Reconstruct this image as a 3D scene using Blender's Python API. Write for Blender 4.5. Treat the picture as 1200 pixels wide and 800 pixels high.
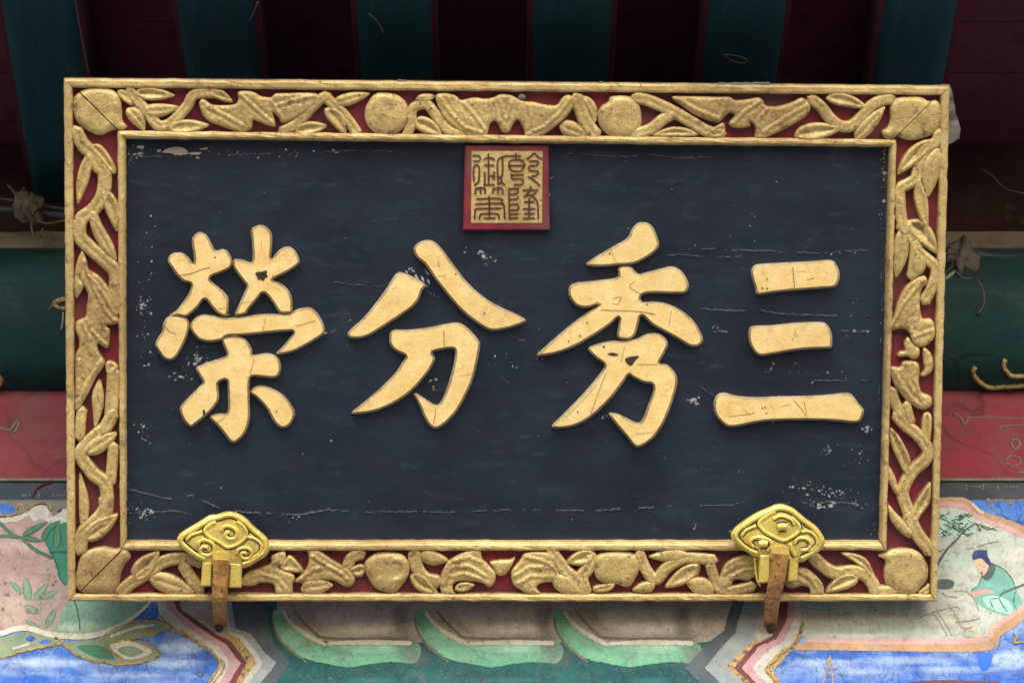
import bpy, math, random
import numpy as np
from mathutils import Matrix, Vector
from mathutils.geometry import delaunay_2d_cdt

for o in list(bpy.data.objects): bpy.data.objects.remove(o)
S = bpy.context.scene
COL = S.collection
rnd = random.Random(7)

# ------------------------------------------------------------------ camera
F = 4150.0                    # focal length in photograph pixels (1200 wide)
ELEV = math.radians(28)       # looking up under the eaves
CAM = np.array([0.0, 0.0, 1.6])
RIGHT = np.array([1.0, 0, 0]); UP = np.array([0, -math.sin(ELEV), math.cos(ELEV)])
FWD = np.array([0, math.cos(ELEV), math.sin(ELEV)])
cd = bpy.data.cameras.new('camera'); cam = bpy.data.objects.new('camera', cd); COL.objects.link(cam)
cd.sensor_width = 36; cd.lens = F / 1200 * 36; cd.clip_end = 300; cd.clip_start = 0.05
cam.location = CAM; cam.rotation_euler = (math.pi / 2 + ELEV, 0, 0)
S.camera = cam

# ------------------------------------------------------------------ light
SUN_EL, SUN_AZ = math.radians(34), math.radians(-16)      # azimuth measured from -Y (behind the camera) towards -X
w = bpy.data.worlds.new('World'); S.world = w; w.use_nodes = True
nt = w.node_tree; bg = nt.nodes['Background']
sky = nt.nodes.new('ShaderNodeTexSky'); sky.sky_type = 'NISHITA'; sky.sun_disc = False
sky.sun_elevation = SUN_EL; sky.sun_rotation = math.pi + SUN_AZ
sky.air_density = 1.0; sky.dust_density = 1.6; sky.ozone_density = 0.6
nt.links.new(sky.outputs[0], bg.inputs[0]); bg.inputs[1].default_value = 0.115
sl = bpy.data.lights.new('sun', 'SUN'); sl.energy = 1.0; sl.angle = math.radians(32); sl.color = (1.0, 0.985, 0.955)
sun = bpy.data.objects.new('sun', sl); COL.objects.link(sun)
to_sun = Vector((math.sin(SUN_AZ) * math.cos(SUN_EL), -math.cos(SUN_AZ) * math.cos(SUN_EL), math.sin(SUN_EL)))
sun.rotation_euler = to_sun.to_track_quat('Z', 'Y').to_euler(); sun.location = (-2, -3, 8)
S.view_settings.view_transform = 'Standard'; S.view_settings.look = 'None'
S.view_settings.exposure = 1.38; S.view_settings.gamma = 1.0; S.view_settings.use_curve_mapping = False
S.render.resolution_x, S.render.resolution_y = 1024, 682

# ------------------------------------------------------------------ pixel helpers (a pixel gives a direction, surfaces give the distance)
def ray(px, py):
    d = RIGHT * ((px - 600) / F) - UP * ((py - 400) / F) + FWD
    return d
PM = np.array([[0.99876787, 0.01010581, 0.04858611], [0.04552423, -0.57632538, -0.81595135], [0.01975556, 0.81715783, -0.57607534]])
PO = np.array([-0.01000716, 4.47512616, 3.57409449])       # middle of the plaque's lower front edge
PN = PM[:, 2]; PH = 0.71376
def pq(px, py, h=0.0):
    """pixel -> world point on the plane h metres in front of the plaque's rail tops"""
    d = ray(px, py); t = (np.dot(PN, PO - CAM) + h) / np.dot(PN, d)
    return CAM + d * t
def pl(px, py, h=0.0):
    return (pq(px, py, h) - PO) @ PM                        # plaque-local u, v, h
def lw(L):
    return np.asarray(L) @ PM.T + PO
YB = 4.55                                                   # front face of the painted beam
def yp(px, py, y=YB):
    d = ray(px, py); t = (y - CAM[1]) / d[1]
    return CAM + d * t
PUR = (4.62, 4.08, 0.118)                                   # round purlin: axis y, axis z, radius
def cyl(px, py, off=0.0):
    d = ray(px, py); oy, oz = CAM[1] - PUR[0], CAM[2] - PUR[1]; r = PUR[2] + off
    a = d[1] ** 2 + d[2] ** 2; b = 2 * (oy * d[1] + oz * d[2]); c = oy * oy + oz * oz - r * r
    D = b * b - 4 * a * c
    t = (-b - math.sqrt(max(D, 0))) / (2 * a)
    return CAM + d * t

# ------------------------------------------------------------------ materials
def rgb(r, g, b):
    f = lambda c: (c / 255 / 12.92) if c / 255 <= .04045 else ((c / 255 + .055) / 1.055) ** 2.4
    return (f(r), f(g), f(b), 1)
class N:
    def __init__(s, name):
        s.m = bpy.data.materials.new(name); s.m.use_nodes = True; s.t = s.m.node_tree; s.b = s.t.nodes['Principled BSDF']
        s.tc = s.t.nodes.new('ShaderNodeTexCoord').outputs['Object']
    def n(s, typ, **kw):
        nd = s.t.nodes.new(typ)
        for k, v in kw.items(): setattr(nd, k, v)
        return nd
    def co(s, scale):
        mp = s.n('ShaderNodeMapping'); mp.inputs['Scale'].default_value = scale; s.t.links.new(s.tc, mp.inputs[0]); return mp.outputs[0]
    def noise(s, scale, detail=5, rough=.6, st=(1, 1, 1), dist=0):
        nd = s.n('ShaderNodeTexNoise'); nd.inputs['Scale'].default_value = scale; nd.inputs['Detail'].default_value = detail
        nd.inputs['Roughness'].default_value = rough; nd.inputs['Distortion'].default_value = dist
        s.t.links.new(s.co(st), nd.inputs['Vector']); return nd.outputs[0]
    def edge(s, scale, st=(1, 1, 1), warp=.25):
        nz = s.n('ShaderNodeTexNoise'); nz.inputs['Scale'].default_value = scale * 1.5; s.t.links.new(s.co(st), nz.inputs['Vector'])
        ad = s.n('ShaderNodeVectorMath', operation='MULTIPLY_ADD'); s.t.links.new(nz.outputs[1], ad.inputs[0])
        ad.inputs[1].default_value = (warp / scale * 4,) * 3; s.t.links.new(s.co(st), ad.inputs[2])
        v = s.n('ShaderNodeTexVoronoi', feature='DISTANCE_TO_EDGE'); v.inputs['Scale'].default_value = scale
        s.t.links.new(ad.outputs[0], v.inputs['Vector']); return v.outputs[0]
    def ramp(s, x, lo, hi, a=0.0, b=1.0):
        mr = s.n('ShaderNodeMapRange'); mr.inputs[1].default_value = lo; mr.inputs[2].default_value = hi
        mr.inputs[3].default_value = a; mr.inputs[4].default_value = b; s.t.links.new(x, mr.inputs[0]); return mr.outputs[0]
    def mix(s, f, a, b):
        mx = s.n('ShaderNodeMix', data_type='RGBA')
        for k, v in ((0, f), (6, a), (7, b)):
            if hasattr(v, 'is_linked') or isinstance(v, bpy.types.NodeSocket): s.t.links.new(v, mx.inputs[k])
            else: mx.inputs[k].default_value = v
        return mx.outputs[2]
    def mul(s, a, b):
        m = s.n('ShaderNodeMath', operation='MULTIPLY')
        for k, v in ((0, a), (1, b)):
            if isinstance(v, bpy.types.NodeSocket): s.t.links.new(v, m.inputs[k])
            else: m.inputs[k].default_value = v
        return m.outputs[0]
    def bump(s, h, strength, dist):
        b = s.n('ShaderNodeBump'); b.inputs['Strength'].default_value = strength; b.inputs['Distance'].default_value = dist
        s.t.links.new(h, b.inputs['Height'])
        if getattr(s, 'last', None) is not None: s.t.links.new(s.last, b.inputs['Normal'])
        s.last = b.outputs[0]; s.t.links.new(b.outputs[0], s.b.inputs['Normal'])
    def out(s, col, rough=.6, metal=0.0, spec=.4):
        if isinstance(col, bpy.types.NodeSocket): s.t.links.new(col, s.b.inputs['Base Color'])
        else: s.b.inputs['Base Color'].default_value = col
        if isinstance(rough, bpy.types.NodeSocket): s.t.links.new(rough, s.b.inputs['Roughness'])
        else: s.b.inputs['Roughness'].default_value = rough
        s.b.inputs['Metallic'].default_value = metal; s.b.inputs['Specular IOR Level'].default_value = spec
        return s.m

def mat_gilt(name, c1, c2, cd, metal=.3, rough=.5, grain=.5, pit=.62, hi=.5, worn=.0):
    s = N(name)
    c = s.mix(s.ramp(s.noise(38, 4), .35, .68), c1, c2)
    c = s.mix(s.mul(s.ramp(s.noise(55, 5, .7), .56, .7), .5), c, rgb(214, 168, 122))
    c = s.mix(s.mul(s.ramp(s.noise(190, 4, .7), .56, .68), hi), c, rgb(238, 214, 150))  # pale speckle: fine highlights put into the gold colour
    c = s.mix(s.mul(s.ramp(s.noise(420, 3), .5, .72), .4), c, cd)
    c = s.mix(s.ramp(s.noise(150, 5, .7), pit, pit + .07), c, cd)
    c = s.mix(s.mul(s.ramp(s.noise(4.5, 5, .6), .45, .66), worn), c, s.mix(s.ramp(s.noise(90, 5), .4, .6), rgb(150, 116, 72), rgb(112, 84, 56)))
    c = s.mix(s.mul(s.ramp(s.noise(33, 7, .75), .57, .64), worn * 1.2), c, rgb(92, 64, 44))
    s.bump(s.noise(280, 4, .65), grain, .0022); s.bump(s.noise(80, 3), .25, .003)
    return s.out(c, s.ramp(s.noise(60), .3, .7, rough - .1, rough + .15), metal, .45)
def mat_paint(name, c1, c2, scale=30, rough=.75, crack=None, dirt=None, bump=.25, st=(1, 1, 1), dirt_lo=.56, grime=.36):
    s = N(name)
    c = s.mix(s.ramp(s.noise(scale, 6, .62, st), .34, .68), c1, c2)
    if dirt: c = s.mix(s.mul(s.ramp(s.noise(scale * 3.1, 6, .7, st), dirt_lo, dirt_lo + .14), .75), c, dirt)
    if grime:
        c = s.mix(s.mul(s.ramp(s.noise(11, 7, .66), .42, .68), grime), c, rgb(104, 96, 84))
        c = s.mix(s.mul(s.ramp(s.noise(85, 6, .72), .54, .68), grime), c, rgb(86, 78, 68))
    if crack:
        e = s.edge(crack[0], crack[2] if len(crack) > 2 else (1, 1, 1))
        keep = s.ramp(s.noise(scale * .9, 3), .4, .6)
        c = s.mix(s.mul(s.ramp(e, .0, .035, .8, 0), keep), c, crack[1])
        s.bump(s.ramp(e, 0, .05), .35, .0012)
    s.bump(s.noise(260, 5, .6), bump, .0008); s.bump(s.noise(45, 4), .2, .002)
    return s.out(c, rough, 0, .3)

M = {}
M['gilt'] = mat_gilt('gilt_carving', rgb(212, 186, 122), rgb(178, 150, 92), rgb(80, 58, 38), .28, .42, .5, .60, .8, .6)
M['gilt_rail'] = mat_gilt('gilt_rail', rgb(216, 190, 130), rgb(192, 160, 98), rgb(96, 72, 46), .22, .44, .4, .60, .7, .5)
M['letter'] = mat_gilt('letter_gold', rgb(250, 222, 152), rgb(240, 200, 122), rgb(200, 156, 94), .12, .4, .18, .69, .7, .12)
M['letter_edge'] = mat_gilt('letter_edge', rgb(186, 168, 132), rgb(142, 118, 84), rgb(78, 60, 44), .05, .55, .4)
M['brass'] = mat_gilt('bright_gold_leaf', rgb(254, 232, 126), rgb(242, 206, 92), rgb(90, 62, 26), .42, .24, .3, .65, .9, .2)
M['strap'] = mat_gilt('worn_gilt_iron', rgb(204, 152, 74), rgb(150, 102, 58), rgb(72, 48, 36), .35, .42, .6, .56, .5, .4)
M['red'] = mat_paint('red_ground', rgb(146, 44, 56), rgb(96, 36, 62), 18, .55, None, rgb(58, 24, 44))  # purple is the red's shaded tone, mixed in by noise
M['sealred'] = mat_paint('seal_red', rgb(140, 42, 50), rgb(104, 34, 52), 40, .6, None, rgb(70, 20, 40))
M['sealink'] = mat_paint('seal_brown', rgb(92, 50, 26), rgb(70, 36, 24), 60, .6)
M['dark'] = mat_paint('dark_wood', rgb(44, 34, 38), rgb(28, 22, 28), 30, .85)
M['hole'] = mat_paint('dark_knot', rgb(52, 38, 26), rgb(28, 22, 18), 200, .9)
M['scratch'] = mat_paint('gilt_scratch', rgb(172, 130, 76), rgb(140, 100, 56), 200, .8)
M['grey'] = mat_paint('dusty_cloth', rgb(128, 122, 116), rgb(96, 92, 90), 60, .95)
M['dust'] = mat_paint('dust_fluff', rgb(112, 100, 88), rgb(70, 62, 58), 60, 1.0, None, rgb(40, 36, 36))
M['chip'] = mat_paint('bare_gesso', rgb(186, 186, 184), rgb(120, 126, 134), 120, .95)
M['chip2'] = mat_paint('bare_gesso_pink', rgb(176, 158, 150), rgb(146, 130, 126), 90, .95)
M['ridge'] = mat_paint('lifted_lacquer', rgb(70, 80, 92), rgb(40, 50, 62), 160, .8, None, rgb(24, 30, 40))
def mat_board():
    s = N('black_lacquer')
    c = s.mix(s.ramp(s.noise(7, 7, .62, (1, 1.5, 1)), .36, .68), rgb(18, 27, 38), rgb(29, 40, 54))
    c = s.mix(s.mul(s.ramp(s.noise(20, 8, .76, (.7, 1.8, 1)), .53, .72), .36), c, rgb(56, 68, 84))
    c = s.mix(s.mul(s.ramp(s.noise(3.5, 5, .6), .48, .68), .4), c, rgb(34, 46, 62))
    c = s.mix(s.mul(s.ramp(s.noise(4.2, 6, .65, (1.3, 1, 1)), .52, .66), .55), c, rgb(19, 25, 35))
    c = s.mix(s.mul(s.ramp(s.noise(30, 7, .75, (.5, 1.5, 1)), .58, .72), .35), c, rgb(70, 80, 92))
    c = s.mix(s.mul(s.ramp(s.noise(300, 4, .75), .69, .76), .6), c, rgb(118, 126, 134))
    s.bump(s.noise(14, 6, .6, (.3, 1.6, 1)), .22, .004); s.bump(s.noise(260, 4), .25, .0008)
    return s.out(c, s.ramp(s.noise(12, 5, .65, (1, 1.4, 1)), .3, .7, .4, .78), 0, .3)
M['board'] = mat_board()
M['rafter_green'] = mat_paint('rafter_green', rgb(28, 78, 80), rgb(20, 62, 70), 14, .75, None, rgb(84, 98, 98), .4, (1, .25, 1), .58, .06)
M['rafter_red'] = mat_paint('rafter_red', rgb(96, 34, 48), rgb(70, 26, 40), 14, .8, None, rgb(50, 22, 34), grime=.08)
M['roof'] = mat_paint('roof_board_red', rgb(116, 50, 68), rgb(88, 42, 62), 6, .85, None, rgb(44, 22, 38), grime=.06)
M['blocking'] = mat_paint('dark_red_blocking', rgb(46, 18, 24), rgb(30, 14, 22), 9, .9, None, rgb(70, 58, 52), .4, (.6, 1, 1), .6, .1)  # blocking board coloured darker than the roof boards
M['purlin'] = mat_paint('purlin_green', rgb(9, 62, 56), rgb(6, 38, 41), 7, .75, (5, rgb(10, 30, 32)), rgb(46, 66, 64), .4, (.4, 1, 1), .57, .1)
M['redboard'] = mat_paint('red_board', rgb(142, 40, 50), rgb(106, 32, 42), 8, .7, (7, rgb(76, 34, 38)), rgb(124, 74, 70), .3, (.5, 1, 1), .6)
M['slate'] = mat_paint('slate_blue_strip', rgb(44, 58, 68), rgb(30, 42, 52), 20, .7, None, rgb(74, 82, 84), .3, (.4, 1, 1))
M['greyline'] = mat_paint('grey_border', rgb(128, 126, 112), rgb(100, 98, 90), 30, .8, None, rgb(84, 74, 62))
M['fillet'] = mat_paint('dusty_wood', rgb(122, 110, 92), rgb(88, 78, 66), 18, .95, None, rgb(74, 64, 56), .5, (.4, 1, 1))
M['wire'] = mat_paint('wire_blue_grey', rgb(52, 66, 78), rgb(34, 46, 58), 30, .6)
M['teal'] = mat_paint('teal_paint', rgb(20, 92, 88), rgb(12, 66, 70), 26, .75, (16, rgb(24, 60, 62)), rgb(56, 110, 104), grime=.12)
M['lgreen'] = mat_paint('pale_green_paint', rgb(132, 190, 152), rgb(98, 158, 124), 14, .75, (26, rgb(90, 120, 100)), rgb(104, 138, 112), .3, (1, 1, 1), .6)
M['cream'] = mat_paint('cream_paint', rgb(222, 216, 194), rgb(196, 188, 164), 40, .8, None, rgb(140, 126, 100))
M['umber'] = mat_paint('brown_beige_paint', rgb(186, 176, 158), rgb(146, 136, 120), 22, .9, None, rgb(176, 164, 148), .5, (.5, 1, 1))  # brown-beige of the centre base and of the strap shade infills
M['umber_lt'] = mat_paint('worn_white_paint', rgb(186, 176, 158), rgb(150, 138, 122), 40, .9, None, rgb(132, 120, 106), .5, (.6, 1, 1), .5)
M['umber_dk'] = mat_paint('dark_umber_line', rgb(132, 120, 102), rgb(104, 94, 80), 40, .9)
M['dkgrey'] = mat_paint('dark_grey_paint', rgb(84, 96, 100), rgb(62, 74, 82), 30, .8, None, rgb(100, 96, 84))
M['ltgrey'] = mat_paint('light_grey_paint', rgb(158, 164, 160), rgb(132, 142, 142), 40, .8)
M['white'] = mat_paint('white_paint', rgb(204, 200, 188), rgb(178, 174, 164), 40, .8, None, rgb(160, 150, 136))
M['pink'] = mat_paint('pink_paint', rgb(198, 158, 156), rgb(180, 136, 138), 40, .8)
M['maroon'] = mat_paint('maroon_paint', rgb(120, 58, 66), rgb(96, 44, 54), 40, .75)
M['blush'] = mat_paint('blush_ground', rgb(182, 154, 146), rgb(162, 134, 126), 24, .8, (14, rgb(150, 116, 104)), rgb(142, 106, 92), .3, (1, 1, 1), .64)
M['goldline'] = mat_gilt('raised_gilt_line', rgb(184, 156, 98), rgb(146, 118, 72), rgb(96, 78, 54), .1, .6, .5, .54, .2)
def mat_blue(name, hi):
    s = N(name)
    c = s.mix(s.ramp(s.noise(14, 6, .6), .36, .64), rgb(38, 84, 168), rgb(62, 112, 188))
    c = s.mix(s.mul(s.ramp(s.noise(17, 7, .66, (.8, 1, 1.5), .6), .42, .64), hi), c, rgb(158, 180, 206))
    c = s.mix(s.mul(s.ramp(s.noise(60, 6, .7), .54, .68), .5), c, rgb(70, 92, 136))
    e = s.edge(30, (1, 1, .55), .4)
    c = s.mix(s.mul(s.ramp(e, 0, .045, .8, 0), s.ramp(s.noise(16, 4), .4, .56)), c, rgb(40, 58, 100))
    c = s.mix(s.mul(s.ramp(s.noise(110, 6, .75), .60, .68), .7), c, rgb(58, 62, 80))
    s.bump(s.ramp(e, 0, .06), .4, .0015); s.bump(s.noise(220, 5), .3, .001)
    return s.out(c, .7, 0, .3)
M['blue'] = mat_blue('cobalt_blue_paint', .6)
M['blue_dk'] = mat_blue('cobalt_blue_paint_plain', .2)
M['blue_new'] = mat_paint('bright_blue_patch', rgb(20, 104, 216), rgb(14, 92, 200), 20, .6)
M['sage'] = mat_paint('sage_paint', rgb(146, 156, 120), rgb(112, 134, 112), 40, .8)
M['bamboo'] = mat_paint('bamboo_green_paint', rgb(76, 130, 98), rgb(58, 108, 84), 40, .8)
M['sprig'] = mat_paint('pale_bamboo_paint', rgb(140, 160, 130), rgb(112, 140, 116), 60, .8)
M['green'] = mat_paint('emerald_paint', rgb(38, 128, 98), rgb(28, 108, 90), 26, .75, None, rgb(60, 120, 100))
M['greenfade'] = mat_paint('grey_green_paint', rgb(136, 172, 140), rgb(108, 148, 128), 26, .8)
M['scene'] = mat_paint('landscape_ground_paint', rgb(196, 202, 188), rgb(178, 188, 174), 16, .8, None, rgb(162, 168, 152), .3, (1, 1, 1), .6)
M['scene2'] = mat_paint('landscape_wash_paint', rgb(156, 162, 148), rgb(132, 138, 126), 22, .85, None, rgb(118, 124, 112), .4, (.6, 1, 1), .5)
M['mint'] = mat_paint('mint_paint', rgb(172, 214, 196), rgb(150, 198, 180), 40, .8)
M['ink'] = mat_paint('ink_line', rgb(84, 98, 96), rgb(64, 78, 78), 60, .8)
M['inkgreen'] = mat_paint('ink_green', rgb(40, 88, 76), rgb(30, 68, 62), 60, .8)
M['brush'] = mat_paint('pale_ink_line', rgb(152, 154, 140), rgb(126, 130, 118), 60, .85)
M['navy'] = mat_paint('navy_paint', rgb(36, 66, 118), rgb(28, 50, 96), 60, .7)
M['skin'] = mat_paint('skin_paint', rgb(220, 192, 160), rgb(204, 172, 142), 60, .8)
M['robe'] = mat_paint('robe_paint', rgb(128, 184, 170), rgb(104, 162, 150), 40, .8)
M['border'] = mat_paint('tan_border_paint', rgb(196, 160, 122), rgb(172, 134, 98), 40, .8, None, rgb(136, 104, 76))
M['blushline'] = mat_paint('rose_border_paint', rgb(208, 170, 160), rgb(192, 150, 142), 40, .8)
M['paving'] = mat_paint('stone_paving', rgb(138, 136, 134), rgb(118, 117, 116), 2, .9)

# ------------------------------------------------------------------ object helpers
ROOT = {}
def root(name, mat4, label, cat, group=None):
    o = bpy.data.objects.new(name, None); COL.objects.link(o); o.matrix_world = mat4; o.empty_display_size = .05
    o['label'] = label; o['category'] = cat
    if group: o['group'] = group
    ROOT[o] = mat4.inverted(); return o
def part_empty(name, parent, label=None):
    o = bpy.data.objects.new(name, None); COL.objects.link(o); o.parent = parent; o.empty_display_size = .02
    ROOT[o] = ROOT[parent]
    if label: o['label'] = label
    return o
def mk(name, verts, faces, mats, parent=None, smooth=False, midx=None, label=None, kind=None):
    """verts are WORLD points; they are stored in the root thing's own frame"""
    me = bpy.data.meshes.new(name)
    v = np.asarray(verts, float)
    if parent is not None:
        T = np.array(ROOT[parent]); v = v @ T[:3, :3].T + T[:3, 3]
    me.from_pydata([tuple(p) for p in v], [], [tuple(f) for f in faces])
    for m in (mats if isinstance(mats, (list, tuple)) else [mats]): me.materials.append(M[m])
    if midx is not None: me.polygons.foreach_set('material_index', midx)
    if smooth: me.polygons.foreach_set('use_smooth', [True] * len(me.polygons))
    me.update()
    o = bpy.data.objects.new(name, me); COL.objects.link(o)
    if parent is not None: o.parent = parent; ROOT[o] = ROOT[parent]
    if label: o['label'] = label
    if kind: o['kind'] = kind
    return o
def box_vf(x0, x1, y0, y1, z0, z1):
    v = [(x, y, z) for x in (x0, x1) for y in (y0, y1) for z in (z0, z1)]
    f = [(0, 1, 3, 2), (4, 6, 7, 5), (0, 4, 5, 1), (2, 3, 7, 6), (0, 2, 6, 4), (1, 5, 7, 3)]
    return v, f
def catmull(P, step, closed=True):
    P = np.asarray(P, float); n = len(P); out = []
    rng = range(n if closed else n - 1)
    for i in rng:
        if closed: a, b, c, d = P[(i - 1) % n], P[i], P[(i + 1) % n], P[(i + 2) % n]
        else: a, b, c, d = P[max(i - 1, 0)], P[i], P[i + 1], P[min(i + 2, n - 1)]
        k = max(1, int(round(np.linalg.norm(c - b) / step)))
        for j in range(k):
            t = j / k
            out.append(.5 * ((2 * b) + (c - a) * t + (2 * a - 5 * b + 4 * c - d) * t * t + (3 * b - a - 3 * c + d) * t ** 3))
    if not closed: out.append(P[-1])
    return np.array(out)
def linear(P, step, closed=True):
    P = np.asarray(P, float); n = len(P); out = []
    for i in range(n if closed else n - 1):
        b, c = P[i], P[(i + 1) % n]; k = max(1, int(round(np.linalg.norm(c - b) / step)))
        for j in range(k): out.append(b + (c - b) * j / k)
    if not closed: out.append(P[-1])
    return np.array(out)
def segdist(Q, P):
    A = P; B = np.roll(P, -1, 0); d = np.full(len(Q), 1e9)
    for a, b in zip(A, B):
        ab = b - a; L = ab @ ab + 1e-12
        t = np.clip(((Q - a) @ ab) / L, 0, 1)
        d = np.minimum(d, np.linalg.norm(Q - (a + t[:, None] * ab), axis=1))
    return d
def inside(Q, P):
    x, y = Q[:, 0], Q[:, 1]; r = np.zeros(len(Q), bool); A = P; B = np.roll(P, -1, 0)
    for (x0, y0), (x1, y1) in zip(A, B):
        if y0 == y1: continue
        c = ((y0 > y) != (y1 > y)) & (x < (x1 - x0) * (y - y0) / (y1 - y0) + x0); r ^= c
    return r
def area(P):
    x, y = P[:, 0], P[:, 1]; return .5 * np.sum(x * np.roll(y, -1) - np.roll(x, -1) * y)
def tri_fill(P, extra):
    """constrained triangulation of outline P (n,2) + interior points"""
    n = len(P); allp = [Vector(p) for p in P] + [Vector(p) for p in extra]
    r = delaunay_2d_cdt(allp, [(i, (i + 1) % n) for i in range(n)], [], 1, 1e-5)
    return np.array([tuple(v) for v in r[0]]), [tuple(f) for f in r[2]]
def relief(name, P, parent, mat, base, wall, dome, wid, prof='dome', grid=3.2, jit=0.0, dist_P=None, mats=None, inset=None, lift=None, smooth=True, tip=0):
    """carved piece: outline P in photo pixels; base/wall/dome heights in metres above the rail-top plane"""
    P = np.asarray(P, float)
    if area(P) > 0: P = P[::-1]
    DP = P if dist_P is None else dist_P
    lo, hi = P.min(0), P.max(0); ex = []
    rr = random.Random(int(lo[0] * 31 + lo[1] * 17))
    nx, ny = int((hi[0] - lo[0]) / grid) + 1, int((hi[1] - lo[1]) / grid) + 1
    G = np.array([(lo[0] + (i + .5 * (j % 2) + rr.uniform(-.2, .2)) * grid, lo[1] + (j + rr.uniform(-.2, .2)) * grid) for i in range(nx + 1) for j in range(ny + 1)])
    if inset:
        nb = np.roll(P, -1, 0) - np.roll(P, 1, 0); nb /= np.linalg.norm(nb, axis=1)[:, None] + 1e-9
        nrm = np.stack([nb[:, 1], -nb[:, 0]], 1)
        for rng in (inset, inset * .45):
            for sgn in (1, -1):
                I = P + sgn * nrm * rng; I = I[inside(I, P)]
                if len(I):
                    I = I[segdist(I, P) > rng * .82]; ex += list(I)
    ins = G[inside(G, P)]
    if len(ins):
        dmin = segdist(ins, P); ins = ins[dmin > ((inset + 1.2) if inset else grid * .45)]
        ex += list(ins)
    V, Fc = tri_fill(P, ex)
    d = segdist(V, DP)
    if prof == 'dome': q = np.clip(d / wid, 0, 1); z = wall + dome * np.sqrt(np.clip(1 - (1 - q) ** 2, 0, 1))
    elif prof == 'rimmed':
        q = np.clip(d / wid, 0, 1); z = wall + dome * np.sqrt(np.clip(1 - (1 - np.clip(q * 2.2, 0, 1)) ** 2, 0, 1)) - dome * .75 * np.clip((q - .45) / .55, 0, 1)
    else: z = wall + dome * np.clip(d / wid, 0, 1)
    if jit: z = z + np.array([rr.gauss(0, jit) if dd > .5 else 0 for dd in d])
    if lift is not None: z = z + lift(V)
    top = np.array([pl(x, y, zz + base) for (x, y), zz in zip(V, z)])
    nV = len(V); fs = []; mi = []
    for f in Fc:
        a, b, c = (V[i] for i in f[:3])
        # image y points down: keep the face looking out of the plaque
        if (b[0] - a[0]) * (c[1] - a[1]) - (b[1] - a[1]) * (c[0] - a[0]) > 0: f = f[::-1]
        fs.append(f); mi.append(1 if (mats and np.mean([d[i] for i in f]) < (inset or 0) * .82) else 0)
    n = len(P)
    ring_top = [pl(x, y, base + wall + (0 if lift is None else float(lift(np.array([[x, y]]))[0]))) for x, y in P]
    # side wall straight back along the plaque's normal
    bot = [(t[0], t[1], base - .004) for t in ring_top]
    verts = list(top) + ring_top + bot; o0, o1 = nV, nV + n
    for i in range(n):
        j = (i + 1) % n; fs.append((o0 + i, o0 + j, o1 + j, o1 + i)); mi.append(1 if mats else 0)
    ob = mk(name, lw(verts), fs, mats or mat, parent, False, mi)
    if smooth: ob.data.polygons.foreach_set('use_smooth', [k < len(Fc) for k in range(len(fs))])
    return ob
def tube(name, pts, rad, mat, parent, seg=6, flat=None, closed=False, taper=False, label=None, kind=None):
    pts = [np.asarray(p, float) for p in pts]; n = len(pts); vs, fs = [], []
    for i, p in enumerate(pts):
        a = pts[i - 1] if (i > 0 or closed) else p; b = pts[(i + 1) % n] if (i < n - 1 or closed) else p
        t = b - a; t /= np.linalg.norm(t) + 1e-12
        ref = np.asarray(flat if flat is not None else (0, 0, 1.0), float)
        s1 = np.cross(t, ref); s1 /= np.linalg.norm(s1) + 1e-12; s2 = np.cross(s1, t)
        r = rad[i] if hasattr(rad, '__len__') else rad
        for k in range(seg):
            an = 2 * math.pi * k / seg; vs.append(p + s1 * math.cos(an) * r + s2 * math.sin(an) * r)
    for i in range(n if closed else n - 1):
        j = (i + 1) % n
        for k in range(seg): fs.append((i * seg + k, i * seg + (k + 1) % seg, j * seg + (k + 1) % seg, j * seg + k))
    if not closed: fs += [tuple(range(seg))[::-1], tuple((n - 1) * seg + k for k in range(seg))]
    return mk(name, vs, fs, mat, parent, True, label=label, kind=kind)

def stroke_outline(pts, hw, step=3.0, smooth=True):
    P = catmull(pts, step, False) if smooth else linear(pts, step, False)
    m = len(P); hs = hw if hasattr(hw, '__len__') else [hw] * len(pts)
    h = np.interp(np.linspace(0, len(hs) - 1, m), range(len(hs)), hs)
    t = np.gradient(P, axis=0); t /= np.linalg.norm(t, axis=1)[:, None] + 1e-9; nn = np.stack([-t[:, 1], t[:, 0]], 1)
    Lf, Rt = P + nn * h[:, None], P - nn * h[:, None]
    cap1 = [P[-1] + t[-1] * h[-1] * .8]; cap0 = [P[0] - t[0] * h[0] * .8]
    return np.array(list(Lf) + cap1 + list(Rt[::-1]) + cap0)
def leaf_outline(a, b, wd, bend=0.0, n=9):
    a, b = np.asarray(a, float), np.asarray(b, float); d = b - a; L = np.linalg.norm(d); t = d / L; nn = np.array([-t[1], t[0]])
    out = []
    for sgn, rg in ((1, range(n)), (-1, range(n, 0, -1))):
        for i in rg:
            q = i / n; wv = math.sin(math.pi * min(1, q ** .8)) ** .75 * wd / 2 + (.08 * wd * (1 - q))
            out.append(a + d * q + nn * (sgn * wv + bend * math.sin(math.pi * q) * L))
    return np.array(out)
def clean(P, mind=.7):
    out = [P[0]]
    for p in P[1:]:
        if np.linalg.norm(p - out[-1]) > mind: out.append(p)
    if np.linalg.norm(out[0] - out[-1]) < mind: out.pop()
    return np.array(out)

# ------------------------------------------------------------------ the setting
gv, gf = box_vf(-12, 12, -14, 9, -.1, 0); g = mk('ground', gv, gf, 'paving'); g['kind'] = 'structure'
XW = 1.75
# roof boards over the rafters, and the dark wall plane above the purlin
for k in range(6):
    y0 = 3.88 + k * .137
    v, f = box_vf(-XW, XW, y0, y0 + .134, 4.402, 4.43 + .002 * (k % 2))
    if k == 0:
        rb = mk('roof_boarding', v, f, 'roof'); rb['kind'] = 'structure'; ROOT[rb] = Matrix.Identity(4)
    else: mk('board', v, f, 'roof', rb)

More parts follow.
